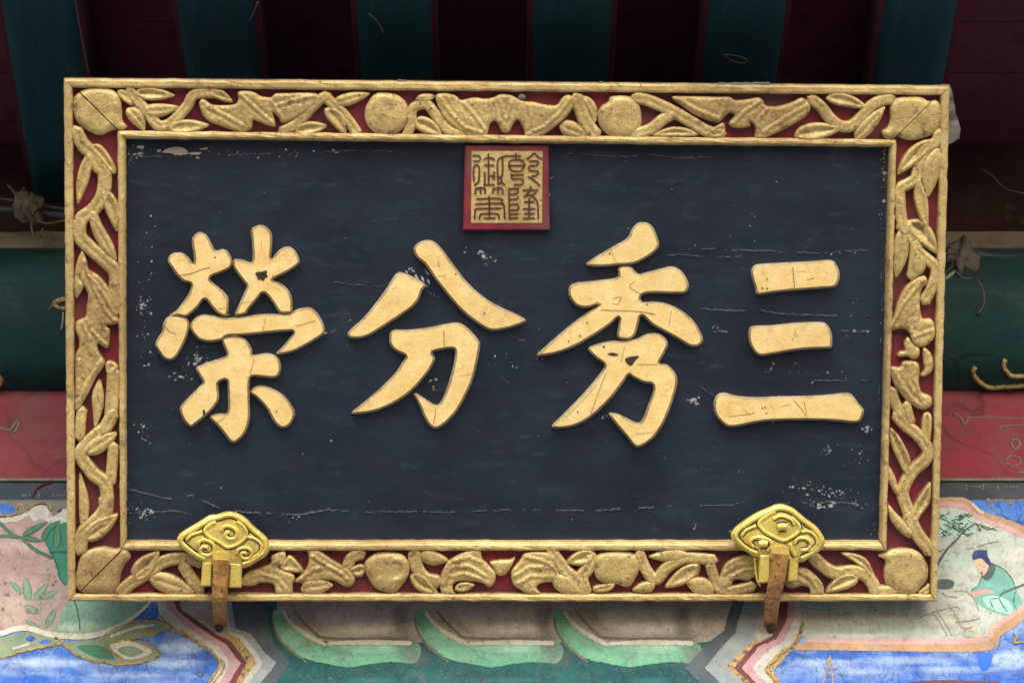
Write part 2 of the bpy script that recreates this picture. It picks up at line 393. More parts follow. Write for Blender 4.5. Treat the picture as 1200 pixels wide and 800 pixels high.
# rafters: red sides, green undersides
ZR = 4.30
def rafter_x(px, py=90):
    d = ray(px, py); t = (ZR - CAM[2]) / d[2]; return (CAM + d * t)
RAFT = [(10, 105, .035), (213, 312, 0), (417, 514, 0), (618, 719, 0), (817, 917, 0), (1018, 1113, -.01)]
RL = ['green underside rafter with dusty frayed end beside the tangled wire',
      'green underside rafter with a pale thread of cobweb hanging near its edge',
      'green underside rafter with a white feather scrap stuck on it',
      'plain green underside rafter directly over the red and gold seal',
      'green underside rafter carrying a small loose web patch',
      'green underside rafter over the plaque corner with the torn grey backing']
rafters = []
for (a, b, yaw), lab in zip(RAFT, RL):
    A, B = rafter_x(a), rafter_x(b); cx, hw = (A[0] + B[0]) / 2, (B[0] - A[0]) / 2; yc = A[1]
    R4 = Matrix.Translation((cx, yc, ZR)) @ Matrix.Rotation(yaw, 4, 'Z')
    r = root('rafter', R4, lab, 'rafter', 'rafters under the eaves'); rafters.append(r)
    def rbox(x0, x1, y0, y1, z0, z1):
        v, f = box_vf(x0, x1, y0, y1, z0, z1)
        return [tuple(R4 @ Vector(p)) for p in v], f
    v, f = rbox(-hw, hw, 3.84 - yc, 4.635 - yc, .004, .1); mk('red_side', v, f, 'rafter_red', r)
    # rounded green underside
    vs, fs = [], []; ns = 20; yl = np.linspace(3.845 - yc, 4.63 - yc, 14)
    for yy in yl:
        for i in range(ns + 1):
            q = i / ns; x = -hw - .0015 + q * (2 * hw + .003); e = min(q, 1 - q) * 2 * hw
            z = -.003 + .018 * max(0, 1 - e / .024) ** 2.2 + rnd.uniform(-.0008, .0008)
            vs.append(tuple(R4 @ Vector((x, yy, z))))
    for j in range(len(yl) - 1):
        for i in range(ns): k = j * (ns + 1) + i; fs.append((k, k + ns + 1, k + ns + 2, k + 1))
    mk('green_underside', vs, fs, 'rafter_green', r, True)
def on_rafter(px, py): d = ray(px, py); t = (ZR - .0045 - CAM[2]) / d[2]; return CAM + d * t
def scrap(rf, pts, r0, name='cobweb'):
    tube(name, [on_rafter(*p) for p in catmull(pts, 3, False)], r0, 'grey', rf, 5)
scrap(rafters[1], [(302, 3), (299, 10), (296, 18), (292, 24)], .0012)
scrap(rafters[2], [(432, 16), (440, 23), (446, 32), (449, 38)], .0016)
scrap(rafters[4], [(848, 64), (856, 70), (866, 74), (876, 72), (866, 66), (850, 64)], .0010)
scrap(rafters[0], [(88, 0), (95, 40), (104, 86)], .0008, 'bare_edge')

# beams
def beam(name, label, cat='beam', mat4=None):
    return root(name, mat4 or Matrix.Translation((0, 4.6, 4.0)), label, cat)
pur = beam('round_purlin', 'round green painted purlin above the red board, with gilt hook scrolls')
vs, fs = [], []; ns = 40; xs = np.linspace(-XW, XW, 30)
for x in xs:
    for k in range(ns):
        an = 2 * math.pi * k / ns; vs.append((x, PUR[0] + PUR[2] * math.cos(an), PUR[1] + PUR[2] * math.sin(an)))
for i in range(len(xs) - 1):
    for k in range(ns): fs.append((i * ns + k, i * ns + (k + 1) % ns, (i + 1) * ns + (k + 1) % ns, (i + 1) * ns + k))
fs += [tuple(range(ns))[::-1], tuple((len(xs) - 1) * ns + k for k in range(ns))]
mk('log', vs, fs, 'purlin', pur, True)
def ptube(name, pts, rpx, par, mat='goldline', fn=cyl, off=.001):
    r = rpx / 865 * 1.08
    tube(name, [fn(x, y, off) if fn is cyl else fn(x, y, YB - off) for x, y in catmull(pts, 2.5, False)], r, mat, par, 8, flat=(0, -1, 0))
ptube('gilt_scroll', [(1143, 430), (1140, 437), (1147, 447), (1160, 454), (1180, 453), (1230, 450)], 3.0, pur)
ptube('gilt_scroll', [(1178, 421), (1176, 428), (1181, 437), (1191, 441), (1230, 439)], 2.8, pur)
ptube('gilt_scroll', [(-12, 438), (-4, 440), (1, 445), (0, 450), (-8, 453)], 3.0, pur)
ptube('gilt_leaf', [(63, 356), (70, 352), (80, 350)], 3.4, pur); ptube('gilt_leaf', [(63, 357), (70, 361), (80, 362)], 2.6, pur)
ptube('painted_stalk', [(57, 364), (60, 359), (62, 355)], 1.0, pur, 'grey'); ptube('painted_stalk', [(74, 366), (74, 374), (72, 386)], 1.3, pur, 'sage')
ptube('painted_stalk', [(1108, 327), (1114, 322), (1119, 318)], 2.0, pur, 'sage')

cb = beam('red_board', 'faded red board between the round purlin and the painted beam', 'board')
YC = 4.60
zt, zb = 4.0, yp(600, 565, YC)[2] - .03
v, f = box_vf(-XW, XW, YC, YC + .04, zb, zt); mk('panel', v, f, 'redboard', cb)
def ctube(pts, r, name='gilt_trace'): tube(name, [yp(x, y, YC + .0004) for x, y in catmull(pts, 2.5, False)], [r / 865 * rnd.uniform(.7, 1.2) for _ in catmull(pts, 2.5, False)], 'umber_dk', cb, 6, flat=(0, -1, 0))
ctube([(1118, 485), (1124, 488), (1128, 494), (1131, 498), (1134, 490)], 1.8); ctube([(1134, 489), (1160, 489), (1230, 491)], 1.4)
ctube([(1172, 503), (1180, 499), (1230, 498)], 1.7); ctube([(1189, 514), (1185, 520), (1190, 527), (1195, 520), (1189, 514)], 2.0)
ctube([(1178, 540), (1186, 534), (1196, 539), (1192, 546), (1183, 545), (1178, 540)], 1.6); ctube([(1193, 555), (1200, 553), (1220, 553)], 1.6)
ctube([(-10, 500), (2, 502), (12, 504), (20, 494), (22, 498), (16, 508)], 2.2)

ss = beam('slate_strip', 'narrow slate blue strip with tiny white marks under the red board', 'strip')
YS = 4.565; z1, z0 = yp(600, 564.5, YS)[2], yp(600, 588, YS)[2] - .01
v, f = box_vf(-XW, XW, YS, YS + .03, z0, z1); mk('strip', v, f, 'slate', ss)
v, f = box_vf(-XW, XW, YS - .004, YS + .012, z1 + .0005, z1 + .004); mk('edge_bead', v, f, 'greyline', ss)
def mark(segs):
    for sg in segs: tube('white_mark', [yp(x, y, YS - .0004) for x, y in sg], .0006, 'chip', ss, 4, flat=(0, -1, 0))
def glyphs(x, y, n, wd=2.6):
    for i in range(n):
        x0 = x + i * (wd + 1.6); rr = random.Random(i + int(x))
        mark([[(x0, y + rr.uniform(-1, 1)), (x0 + wd * .5, y - 1.6), (x0 + wd, y + rr.uniform(-1, 1.4))]])
mark([[(1134, 568.5), (1130.5, 568.5), (1132.5, 571), (1130.5, 573.5), (1134, 573.5)]]); glyphs(1136.5, 571, 4, 2)
mark([[(1150, 568), (1153.5, 568)], [(1152, 568), (1152, 573)], [(1150, 573), (1153.5, 573)]])
mark([[(1168, 569), (1170, 571), (1168, 573)]]); glyphs(1175, 571, 5, 2.4)
glyphs(25, 581, 3, 2.4); mark([[(45, 578), (46, 581), (45, 584)]]); glyphs(62, 581, 3, 2)
tube('red_smear', [yp(x, y, YS - .0006) for x, y in [(38, 583), (42, 573), (50, 568), (62, 565)]], [.001, .002, .0022, .001], 'rafter_red', ss, 5, flat=(0, -1, 0))

fl = beam('rafter_fillet', 'dusty bare wood fillet lying along the top of the green purlin', 'fillet')
YF = 4.552; z0, z1 = yp(1160, 303, YF)[2], yp(1160, 270, YF)[2]
vs, fs = [], []; n = 90
for i in range(n + 1):
    x = -XW + 2 * XW * i / n; a = rnd.uniform(-.003, .003) + .004 * math.sin(x * 9); 
    vs += [(x, YF, z0 + a), (x, YF + .004, z1 + rnd.uniform(-.002, .002)), (x, YF + .07, z1 + .002), (x, YF + .07, z0)]
for i in range(n):
    for k in range(4): fs.append((i * 4 + k, i * 4 + (k + 1) % 4, i * 4 + 4 + (k + 1) % 4, i * 4 + 4 + k))
fs += [(0, 3, 2, 1), (n * 4, n * 4 + 1, n * 4 + 2, n * 4 + 3)]
mk('strip', vs, fs, 'fillet', fl)
v, f = box_vf(-XW, XW, 4.625, 4.66, z1 + .003, 4.40); mk('blocking_board', v, f, 'blocking', fl)

# wires and fluff along the fillet
def wire(name, pts, r, label, y=4.53):
    P = [yp(a, b, y + c) for a, b, c in pts]; P = catmull(np.array(P), .012, False)
    o = tube(name, P, r, 'wire', None, 8); o['label'] = label; o['category'] = 'wire'; o['group'] = 'cables along the fillet'
wire('cable', [(-60, 228, 0), (0, 233, 0), (30, 237, 0), (60, 243, 0), (110, 248, .01), (200, 250, .02)], .0026, 'thin pale cable passing over the dust tangle beside the plaque')
wire('cable', [(-60, 240, .01), (0, 245, .01), (40, 249, .01), (110, 256, .01), (200, 262, .02)], .0055, 'thick dark cable lying behind the dust tangle under the rafter')
wire('cable', [(1085, 296, 0), (1110, 296, 0), (1145, 299, 0), (1175, 304, 0), (1260, 306, 0)], .0085, 'thick blue grey cable sagging along the green purlin by the plaque')
wire('cable', [(1150, 198, -.02), (1165, 208, -.02), (1180, 222, -.01), (1230, 232, 0)], .0012, 'thin stray wire hanging under the red roof boards')
def clump(px, py, y, sx, sz, seed, label, hang):
    rr = random.Random(seed); c = yp(px, py, y); rt = root('dust_tangle', Matrix.Translation(c), label, 'dust tangle', 'dust tangles on the cables')
    vs, fs = [], []; nu, nv = 22, 14
    for j in range(nv + 1):
        for i in range(nu):
            th = math.pi * j / nv; ph = 2 * math.pi * i / nu
            q = 1 + .32 * math.sin(3 * ph + seed) * math.sin(2 * th) + .25 * math.sin(5 * ph + 2 * th) + rr.uniform(-.16, .16)
            vs.append(c + np.array([sx * math.sin(th) * math.cos(ph), .018 * math.sin(th) * math.sin(ph), sz * math.cos(th)]) * q)
    for j in range(nv):
        for i in range(nu): fs.append((j * nu + i, j * nu + (i + 1) % nu, (j + 1) * nu + (i + 1) % nu, (j + 1) * nu + i))
    mk('fluff', vs, fs, 'dust', rt, True)
    for h in hang: tube('strand', [yp(a, b, y - .012) for a, b in catmull(h, 3, False)], .0016, 'dust', rt, 5)
    for k in range(16):
        a = rr.uniform(0, 6.28); p0 = (px + math.cos(a) * sx * 600, py + math.sin(a) * sz * 500)
        p1 = (p0[0] + rr.uniform(-14, 14), p0[1] + rr.uniform(-8, 14)); pm = ((p0[0] + p1[0]) / 2 + rr.uniform(-4, 4), (p0[1] + p1[1]) / 2 + rr.uniform(-4, 4))
        tube('strand', [yp(a_, b_, y - .01) for a_, b_ in catmull([p0, pm, p1], 3, False)], .0009, 'dust', rt, 4)
clump(34, 243, 4.52, .019, .019, 3, 'pale dust tangle with trailing strands hanging on the cables under the frayed rafter',
      [[(9, 217), (14, 222), (20, 230)], [(27, 228), (26, 222), (29, 220)], [(44, 258), (55, 262), (76, 258)], [(50, 268), (48, 280), (54, 290)], [(36, 262), (40, 280), (46, 288), (57, 286), (60, 276)]])
clump(1128, 303, 4.515, .021, .026, 5, 'brown dust tangle hanging on the thick cable over the green purlin',
      [[(1100, 300), (1110, 297), (1120, 296)], [(1145, 328), (1152, 340), (1153, 356), (1146, 368)], [(1118, 316), (1128, 326), (1138, 326)]])

# painted beam
pb = root('painted_beam', Matrix.Translation((0, YB, 3.36)), 'painted beam with blue, pink and green panels beneath the plaque', 'beam')
zb0, zb1 = 3.34, yp(600, 584, YB)[2]
vs, fs = [], []; prof = [(YB, zb0), (YB, zb1 - .004), (YB + .004, zb1), (YB + .2, zb1), (YB + .2, zb0)]
for x in (-XW, XW): vs += [(x, a, b) for a, b in prof]
fs = [(0, 1, 6, 5), (1, 2, 7, 6), (2, 3, 8, 7), (3, 4, 9, 8), (4, 0, 5, 9), (0, 4, 3, 2, 1), (5, 6, 7, 8, 9)]
mk('timber', vs, fs, 'greyline', pb)
LAY = [0]
# thinned pigment inside the panels: (outline, colour, width over which it thins out, strength)
def ell(a, b, w_, h_): return [(a - w_ / 2, b), (a - w_ / 3, b - h_ / 3), (a, b - h_ / 2), (a + w_ / 3, b - h_ / 3), (a + w_ / 2, b), (a + w_ / 3, b + h_ / 3), (a, b + h_ / 2), (a - w_ / 3, b + h_ / 3)]
WASH = dict(beige_ground=[], pale_green_band=[], teal_ground=[], blue_field=[], landscape_panel=[], blush_panel=[], grey_green_wash=[])
for o in (-167, 0, 163):
    lap = [(622 + o, 712), (650 + o, 706), (652 + o, 735), (662 + o, 752), (676 + o, 770), (668 + o, 784), (640 + o, 780), (628 + o, 760)]
    WASH['beige_ground'] += [([(535 + o, 714), (590 + o, 708), (650 + o, 714), (652 + o, 742), (600 + o, 746), (550 + o, 742)], (196, 186, 168), 9, .8), (ell(600 + o, 735, 96, 20), (222, 214, 198), 7, .8), (lap, (92, 92, 88), 12, .8), (ell(560 + o, 749, 90, 7), (150, 132, 100), 3, .6)]
    WASH['pale_green_band'] += [(ell(600 + o, 759, 100, 16), (176, 214, 186), 7, .75), (ell(510 + o, 745, 34, 36), (150, 200, 170), 10, .5), ([(505 + o, 757), (525 + o, 768), (560 + o, 772), (600 + o, 770), (640 + o, 768), (645 + o, 782), (580 + o, 786), (540 + o, 782), (510 + o, 770)], (74, 146, 116), 7, .6), (lap, (104, 116, 106), 12, .9), (ell(530 + o, 752, 30, 10), (160, 156, 120), 5, .5)]
    WASH['teal_ground'] += [(lap, (70, 84, 84), 12, .85), (ell(590 + o, 792, 130, 16), (16, 64, 66), 7, .7), (ell(600 + o, 797, 70, 9), (60, 122, 116), 4, .6), (ell(500 + o, 790, 50, 20), (40, 100, 96), 8, .5), (ell(488 + o, 768, 40, 30), (78, 88, 86), 10, .8)]
WASH['blue_field'] += [(ell(a, b, w_, h_), (186, 204, 226), 9, .85) for a, b, w_, h_ in ((50, 776, 130, 20), (150, 790, 120, 14), (215, 758, 66, 24), (205, 776, 90, 18), (965, 776, 90, 16), (1060, 773, 150, 14), (1120, 784, 130, 14), (1010, 786, 110, 12), (1185, 772, 60, 30))]
WASH['blue_field'] += [([(-30, 790), (60, 788), (160, 797), (250, 794), (240, 840), (-30, 840)], (28, 88, 186), 10, .7), ([(925, 792), (1010, 794), (1100, 793), (1230, 788), (1230, 840), (930, 840)], (32, 88, 182), 9, .7), (ell(105, 768, 70, 12), (60, 100, 170), 5, .6), (ell(1170, 758, 40, 20), (70, 100, 170), 8, .5)]
WASH['landscape_panel'] += [([(930, 695), (1095, 695), (1125, 706), (1140, 722), (1152, 740), (1140, 750), (940, 756), (925, 735)], (150, 150, 134), 10, .75)] + [(ell(a, b, w_, h_), c_, 5, al) for a, b, w_, h_, c_, al in ((1005, 745, 130, 9, (206, 208, 196), .8), (1090, 742, 90, 9, (176, 196, 178), .7), (1040, 733, 120, 10, (150, 172, 156), .7), (975, 722, 80, 12, (128, 116, 100), .7), (1060, 720, 90, 10, (120, 112, 98), .6), (1110, 728, 46, 14, (190, 184, 164), .7), (1030, 726, 60, 7, (178, 164, 146), .6),
                            (1120, 655, 50, 20, (170, 200, 186), .6), (1165, 638, 60, 10, (166, 176, 160), .6), (1190, 650, 40, 24, (214, 210, 192), .6), (1120, 700, 34, 12, (206, 198, 178), .6), (1115, 615, 60, 34, (164, 204, 188), .8), (1140, 734, 30, 14, (206, 190, 166), .6), (1150, 625, 40, 10, (170, 200, 186), .5))]
WASH['blush_panel'] += [(ell(a, b, w_, h_), c_, 11, al) for a, b, w_, h_, c_, al in ((30, 660, 60, 50, (150, 120, 108), .6), (20, 640, 60, 24, (206, 184, 170), .6), (12, 715, 60, 50, (190, 176, 156), .6), (62, 712, 30, 50, (160, 148, 128), .6), (35, 690, 50, 40, (196, 168, 156), .5))]
WASH['grey_green_wash'] += [(ell(100, 734, 90, 18), (190, 196, 168), 7, .7), (ell(80, 720, 30, 20), (110, 156, 124), 7, .5), (ell(140, 712, 60, 24), (120, 128, 120), 8, .6)]  # grey end: shade put into the panel's pigment
def wash_mat(mat):
    k = mat + '_washed'
    if k in M: return k
    m = M[mat].copy(); m.name = k; M[k] = m; t = m.node_tree; b = t.nodes['Principled BSDF']; src = b.inputs['Base Color'].links[0].from_socket
    a1 = t.nodes.new('ShaderNodeAttribute'); a1.attribute_name = 'wash'; a2 = t.nodes.new('ShaderNodeAttribute'); a2.attribute_name = 'pigment'
    nz = t.nodes.new('ShaderNodeTexNoise'); nz.inputs['Scale'].default_value = 48; nz.inputs['Detail'].default_value = 8; nz.inputs['Roughness'].default_value = .72
    tc = t.nodes.new('ShaderNodeTexCoord'); t.links.new(tc.outputs['Object'], nz.inputs['Vector'])
    mr = t.nodes.new('ShaderNodeMapRange'); mr.inputs[1].default_value = .33; mr.inputs[2].default_value = .60; mr.inputs[3].default_value = .3; mr.inputs[4].default_value = 1.0
    t.links.new(nz.outputs[0], mr.inputs[0])
    mu = t.nodes.new('ShaderNodeMath'); mu.operation = 'MULTIPLY'; t.links.new(a1.outputs['Fac'], mu.inputs[0]); t.links.new(mr.outputs[0], mu.inputs[1])
    mx = t.nodes.new('ShaderNodeMix'); mx.data_type = 'RGBA'; t.links.new(mu.outputs[0], mx.inputs[0]); t.links.new(src, mx.inputs[6]); t.links.new(a2.outputs['Color'], mx.inputs[7]); last = mx.outputs[2]
    # grit and fine craquelure over everything
    for sc_, lo_, hi_, st_, col_ in ((130, .60, .68, .75, (74, 66, 58)), (34, .55, .70, .5, (112, 104, 92)), (300, .62, .70, .5, (206, 200, 188))):
        n2 = t.nodes.new('ShaderNodeTexNoise'); n2.inputs['Scale'].default_value = sc_; n2.inputs['Detail'].default_value = 6; n2.inputs['Roughness'].default_value = .72; t.links.new(tc.outputs['Object'], n2.inputs['Vector'])
        r2 = t.nodes.new('ShaderNodeMapRange'); r2.inputs[1].default_value = lo_; r2.inputs[2].default_value = hi_; r2.inputs[4].default_value = st_; t.links.new(n2.outputs[0], r2.inputs[0])
        m2 = t.nodes.new('ShaderNodeMix'); m2.data_type = 'RGBA'; t.links.new(r2.outputs[0], m2.inputs[0]); t.links.new(last, m2.inputs[6]); m2.inputs[7].default_value = rgb(*col_); last = m2.outputs[2]
    mp = t.nodes.new('ShaderNodeMapping'); mp.inputs['Scale'].default_value = (1, 1, .6); t.links.new(tc.outputs['Object'], mp.inputs[0])
    wz = t.nodes.new('ShaderNodeTexNoise'); wz.inputs['Scale'].default_value = 45; wz.inputs['Detail'].default_value = 5; t.links.new(mp.outputs[0], wz.inputs['Vector'])
    va = t.nodes.new('ShaderNodeVectorMath'); va.operation = 'MULTIPLY_ADD'; t.links.new(wz.outputs[1], va.inputs[0]); va.inputs[1].default_value = (.06, .06, .06); t.links.new(mp.outputs[0], va.inputs[2])
    vo = t.nodes.new('ShaderNodeTexVoronoi'); vo.feature = 'DISTANCE_TO_EDGE'; vo.inputs['Scale'].default_value = 34; t.links.new(va.outputs[0], vo.inputs['Vector'])
    r3 = t.nodes.new('ShaderNodeMapRange'); r3.inputs[1].default_value = 0; r3.inputs[2].default_value = .05; r3.inputs[3].default_value = .34; r3.inputs[4].default_value = 0; t.links.new(vo.outputs[0], r3.inputs[0])
    m4 = t.nodes.new('ShaderNodeMath'); m4.operation = 'MULTIPLY'; t.links.new(r3.outputs[0], m4.inputs[0]); t.links.new(mr.outputs[0], m4.inputs[1])
    m3 = t.nodes.new('ShaderNodeMix'); m3.data_type = 'RGBA'; t.links.new(m4.outputs[0], m3.inputs[0]); t.links.new(last, m3.inputs[6]); m3.inputs[7].default_value = rgb(60, 66, 84) if mat.startswith('blue') else rgb(96, 86, 74)
    t.links.new(m3.outputs[2], b.inputs['Base Color'])
    return k
def paint(name, pts, mat, lay, smooth=True, step=2.5, wob=0.0, par=None):
    P = catmull(pts, step) if smooth else linear(pts, step)
    P = clean(P, .5); rr = random.Random(int(P[0][0] + P[0][1]))
    if wob: P = P + np.array([[rr.gauss(0, wob), rr.gauss(0, wob)] for _ in P])
    LAY[0] += 1
    y = YB - .0004 - .00011 * lay - .0000006 * LAY[0]
    wl = WASH.get(name); ex = []
    if wl:
        wl = [(catmull(a, 5), c_, f_, al) for a, c_, f_, al in wl]
        wl = [q for q in wl if q[0][:, 0].max() > P[:, 0].min() and q[0][:, 0].min() < P[:, 0].max()]
        G = np.array([(gx + (2 if int(gy) % 8 < 4 else 0), gy) for gx in np.arange(max(P[:, 0].min(), -20), min(P[:, 0].max(), 1220), 4) for gy in np.arange(max(P[:, 1].min(), 585), min(P[:, 1].max(), 812), 4)])
        G = G[inside(G, P)]; ex = list(G[segdist(G, P) > 1.3])
    V, Fc = tri_fill(P, ex)
    W = [yp(a, b, y) for a, b in V]; fs = []
    for f in Fc:
        a, b, c = (V[i] for i in f[:3])
        if (b[0] - a[0]) * (c[1] - a[1]) - (b[1] - a[1]) * (c[0] - a[0]) > 0: f = f[::-1]
        fs.append(f)
    if not wl: return mk(name, W, fs, mat, par or pb)
    o = mk(name, W, fs, wash_mat(mat), par or pb); A = np.zeros(len(V)); Cc = np.zeros((len(V), 3)); V = np.asarray(V)
    for pts_, c_, f_, al in wl:
        q = np.where(inside(V, pts_), np.clip(segdist(V, pts_) / f_, 0, 1), 0); q = q * q * (3 - 2 * q) * al
        nA = 1 - (1 - A) * (1 - q); Cc = np.where(nA[:, None] > 1e-6, (Cc * (A * (1 - q))[:, None] + np.array(rgb(*c_)[:3]) * q[:, None]) / np.maximum(nA, 1e-6)[:, None], 0); A = nA
    o.data.attributes.new('wash', 'FLOAT', 'POINT').data.foreach_set('value', [float(k) for k in A])
    o.data.attributes.new('pigment', 'FLOAT_COLOR', 'POINT').data.foreach_set('color', [float(k) for r_ in Cc for k in (*r_, 1.0)])
    return o
def line(name, pts, hw, mat, lay, smooth=True, wob=.25):
    return paint(name, stroke_outline(pts, hw, 2.5, smooth), mat, lay, False, 2.5, wob)
def relief_line(name, pts, r, wob=.45):
    P = catmull(pts, 2.5, False); P = P + np.array([[rnd.gauss(0, wob), rnd.gauss(0, wob)] for _ in P])
    tube(name, [yp(a, b, YB - .0022) for a, b in P], [r / 865 * rnd.uniform(.55, 1.35) for _ in P], 'goldline', pb, 6, flat=(0, -1, 0))
def pleaf(a, b, wd, mat, lay, name='painted_leaf', bend=0.0): return paint(name, leaf_outline(a, b, wd, bend), mat, lay, True, 2.2)
BT = 900
# centre: three lapping green rolls
paint('teal_ground', [(255, 640), (930, 640), (930, BT), (255, BT)], 'teal', 1, False, 30)
paint('beige_ground', [(322, 640), (860, 640), (860, 700), (856, 745), (838, 752), (340, 752), (326, 740)], 'umber', 2, False, 8, .6)  # brown-beige base behind the green rolls
for k, x0 in enumerate((-2, 0, 0)):
    o = (-167, 0, 163)[k]; q = lambda L: [(a + o, b) for a, b in L]
    end = (655, 655, 654)[k]
    paint('pale_green_band', q([(487, 716), (488, 735), (497, 750), (512, 763), (527, 772), (550, 777), (575, 781), (600, 777.5), (625, 775), (end, 775), (end, 753), (600, 753), (552, 753), (536, 748), (520, 738), (508, 728), (500, 716)]), 'lgreen', 4 + k * .1, True, 3, .3)
    line('white_stroke', q([(499, 716), (506, 727), (523, 741), (549, 755)]), [1.8, 2.2, 2.8, 1.8], 'cream', 6 + k * .1)
    line('white_stroke', q([(551, 753.5), (600, 752), (648, 753)]), [1.6, 2.8, 2.4], 'cream', 5.5 + k * .1)
    line('umber_stroke', q([(512, 716), (522, 728), (535, 740), (548, 747), (600, 748), (645, 748)]), [1.2, 1.8, 1.8, 1.6, 2.2, 1.4], 'umber_dk', 5 + k * .1)
    line('shade_stroke', q([(486, 722), (489, 738), (500, 755), (515, 767), (526, 775)]), [.8, 1.3, 1.5, 1.4, 1.0], 'umber_dk', 6.5 + k * .1)
# left chevron
# left chevron
def chev(name, pts, mat, lay, left, wob=.35):
    paint(name, list(pts) + ([(left, BT), (left, 640)]), mat, lay, False, 4, wob)
chev('dark_grey_band', [(300, 640), (316, 737), (322, 755), (340, 776), (322, 802), (290, BT)], 'dkgrey', 7, 60)
chev('light_grey_band', [(262, 640), (276, 736), (294, 742), (310, 764), (324, 776), (304, 801), (272, BT)], 'ltgrey', 8, 60)
chev('white_band', [(258, 640), (270, 740), (284, 744), (300, 764), (308, 776), (291, 800), (262, BT)], 'white', 9, 60)
chev('gold_band', [(250, 640), (268, 742), (280, 748), (296, 767), (299, 777), (284, 800), (255, BT)], 'goldline', 10, 60)
paint('strap_shade_infill', [(150, 640), (246, 640), (268, 741), (270, 748), (256, 744), (236, 730), (214, 714)], 'umber', 10.5, False, 4, .4)  # the strap's shadow put in as a flat brown-beige patch
chev('maroon_band', [(190, 640), (214, 716), (232, 727), (254, 743), (272, 752), (289, 776), (274, 802), (246, BT)], 'maroon', 11, 60)
chev('pink_band', [(180, 640), (208, 716), (226, 729), (248, 745), (266, 755), (282, 777), (267, 802), (238, BT)], 'pink', 12, 60)
chev('cream_band', [(170, 640), (196, 712), (216, 732), (240, 748), (257, 758), (270, 776), (257, 800), (230, BT)], 'white', 13, 60)
# left blue field and panels
paint('blue_field', [(-260, 640), (180, 640), (186, 722), (200, 736), (214, 742), (236, 755), (252, 768), (257, 778), (250, 792), (243, 803), (232, BT), (-260, BT)], 'blue', 14, False, 4, .5)
relief_line('gilt_outline', [(186, 722), (200, 735), (214, 742), (236, 755), (252, 767), (257, 778), (250, 792), (243, 803), (236, 830)], 2.0)
relief_line('gilt_outline', [(258, 772), (263, 778), (259, 788), (250, 800), (244, 815)], 1.6)
paint('blush_panel', [(-260, 604), (15, 608), (35, 600), (55, 598), (90, 604), (90, 700), (80, 735), (60, 744), (30, 737), (0, 744), (-260, 750)], 'blush', 15, False, 6)
paint('emerald_panel', [(57, 623), (52, 632), (58, 644), (64, 656), (68, 668), (70, 677), (77, 685), (100, 690), (100, 606), (72, 611)], 'green', 16, False, 4, .3)
line('ink_edge', [(52, 632), (58, 644), (64, 656), (68, 668), (70, 677), (77, 685)], .8, 'inkgreen', 17)
paint('grey_green_wash', [(60, 742), (70, 724), (78, 706), (84, 690), (150, 690), (176, 706), (150, 728), (120, 742)], 'greenfade', 17, False, 4, .3)
line('ink_edge', [(86, 700), (91, 716), (94, 738)], .9, 'dkgrey', 18)
paint('cloud_edge', [(-260, 602), (0, 604), (12, 606), (26, 601), (34, 595), (44, 590), (54, 590), (59, 597), (62, 605), (70, 597), (90, 594), (90, 588), (-260, 588)], 'greyline', 17, False, 4)
paint('white_cloud', [(-60, 606), (0, 606), (14, 606), (28, 601), (38, 594), (46, 591), (54, 592), (58, 600), (56, 606), (66, 604), (74, 596), (90, 594), (90, 611), (62, 613), (46, 607), (40, 611), (34, 604), (20, 611), (0, 612), (-60, 614)], 'white', 18, False, 3, .3)
paint('blue_corner', [(-30, 592), (2, 590), (8, 588), (15, 594), (18, 600), (0, 602), (-30, 603)], 'blue_dk', 19)
relief_line('gilt_outline', [(-20, 604), (0, 604), (18, 602), (21, 592), (26, 592), (30, 600), (40, 592), (48, 588), (57, 590), (60, 598)], 1.4)
paint('scroll_leaf_ground', [(-30, 782), (0, 772), (30, 762), (60, 757), (78, 753), (62, 745), (30, 740), (0, 747), (-30, 752)], 'sage', 18, True, 4, .4)
paint('scroll_leaf', [(75, 753), (88, 766), (110, 774), (138, 778), (165, 776), (184, 770), (187, 764), (178, 757), (165, 752), (140, 748), (110, 749)], 'sage', 19, True, 3, .3)
paint('scroll_leaf_vein', [(90, 757), (110, 769), (134, 772), (128, 762), (112, 755)], 'bamboo', 20, True, 3)
paint('scroll_leaf', [(128, 757), (145, 749), (165, 755), (178, 763), (162, 771), (145, 771), (134, 764)], 'cream', 21, True, 3)
paint('scroll_leaf_vein', [(138, 760), (152, 756), (168, 763), (156, 769), (144, 767)], 'sprig', 22, True, 3)
relief_line('gilt_outline', [(75, 753), (88, 766), (110, 774), (138, 778), (165, 776), (184, 770), (187, 764), (178, 757), (165, 752), (145, 749), (128, 756), (134, 765), (146, 772)], 1.6)
paint('scroll_leaf', [(112, 750), (128, 740), (150, 730), (175, 726), (198, 732), (186, 740), (172, 745), (150, 750), (130, 752)], 'sage', 20, True, 3, .3)
line('scroll_leaf_vein', [(130, 745), (155, 736), (180, 732)], 1.6, 'cream', 21)
relief_line('gilt_outline', [(118, 750), (128, 740), (150, 730), (175, 727), (198, 732), (186, 740), (172, 746)], 1.5)
relief_line('gilt_outline', [(-30, 784), (0, 771), (30, 762), (55, 757), (74, 752), (64, 746)], 1.6)
line('cream_ribbon', [(-30, 750), (0, 742), (28, 735), (55, 742), (80, 745), (108, 744), (140, 733), (165, 716), (180, 700)], [2.5, 3, 3.4, 3.2, 3.6, 3.4, 2.6, 1.8, 1.4], 'cream', 23)
line('white_fleck', [(16, 759), (24, 757), (34, 754)], 1.5, 'white', 22); paint('blue_gap', [(30, 748), (36, 744), (42, 748), (36, 751)], 'blue_dk', 22); paint('blue_gap', [(46, 752), (54, 748), (60, 751), (52, 754)], 'blue_dk', 22)
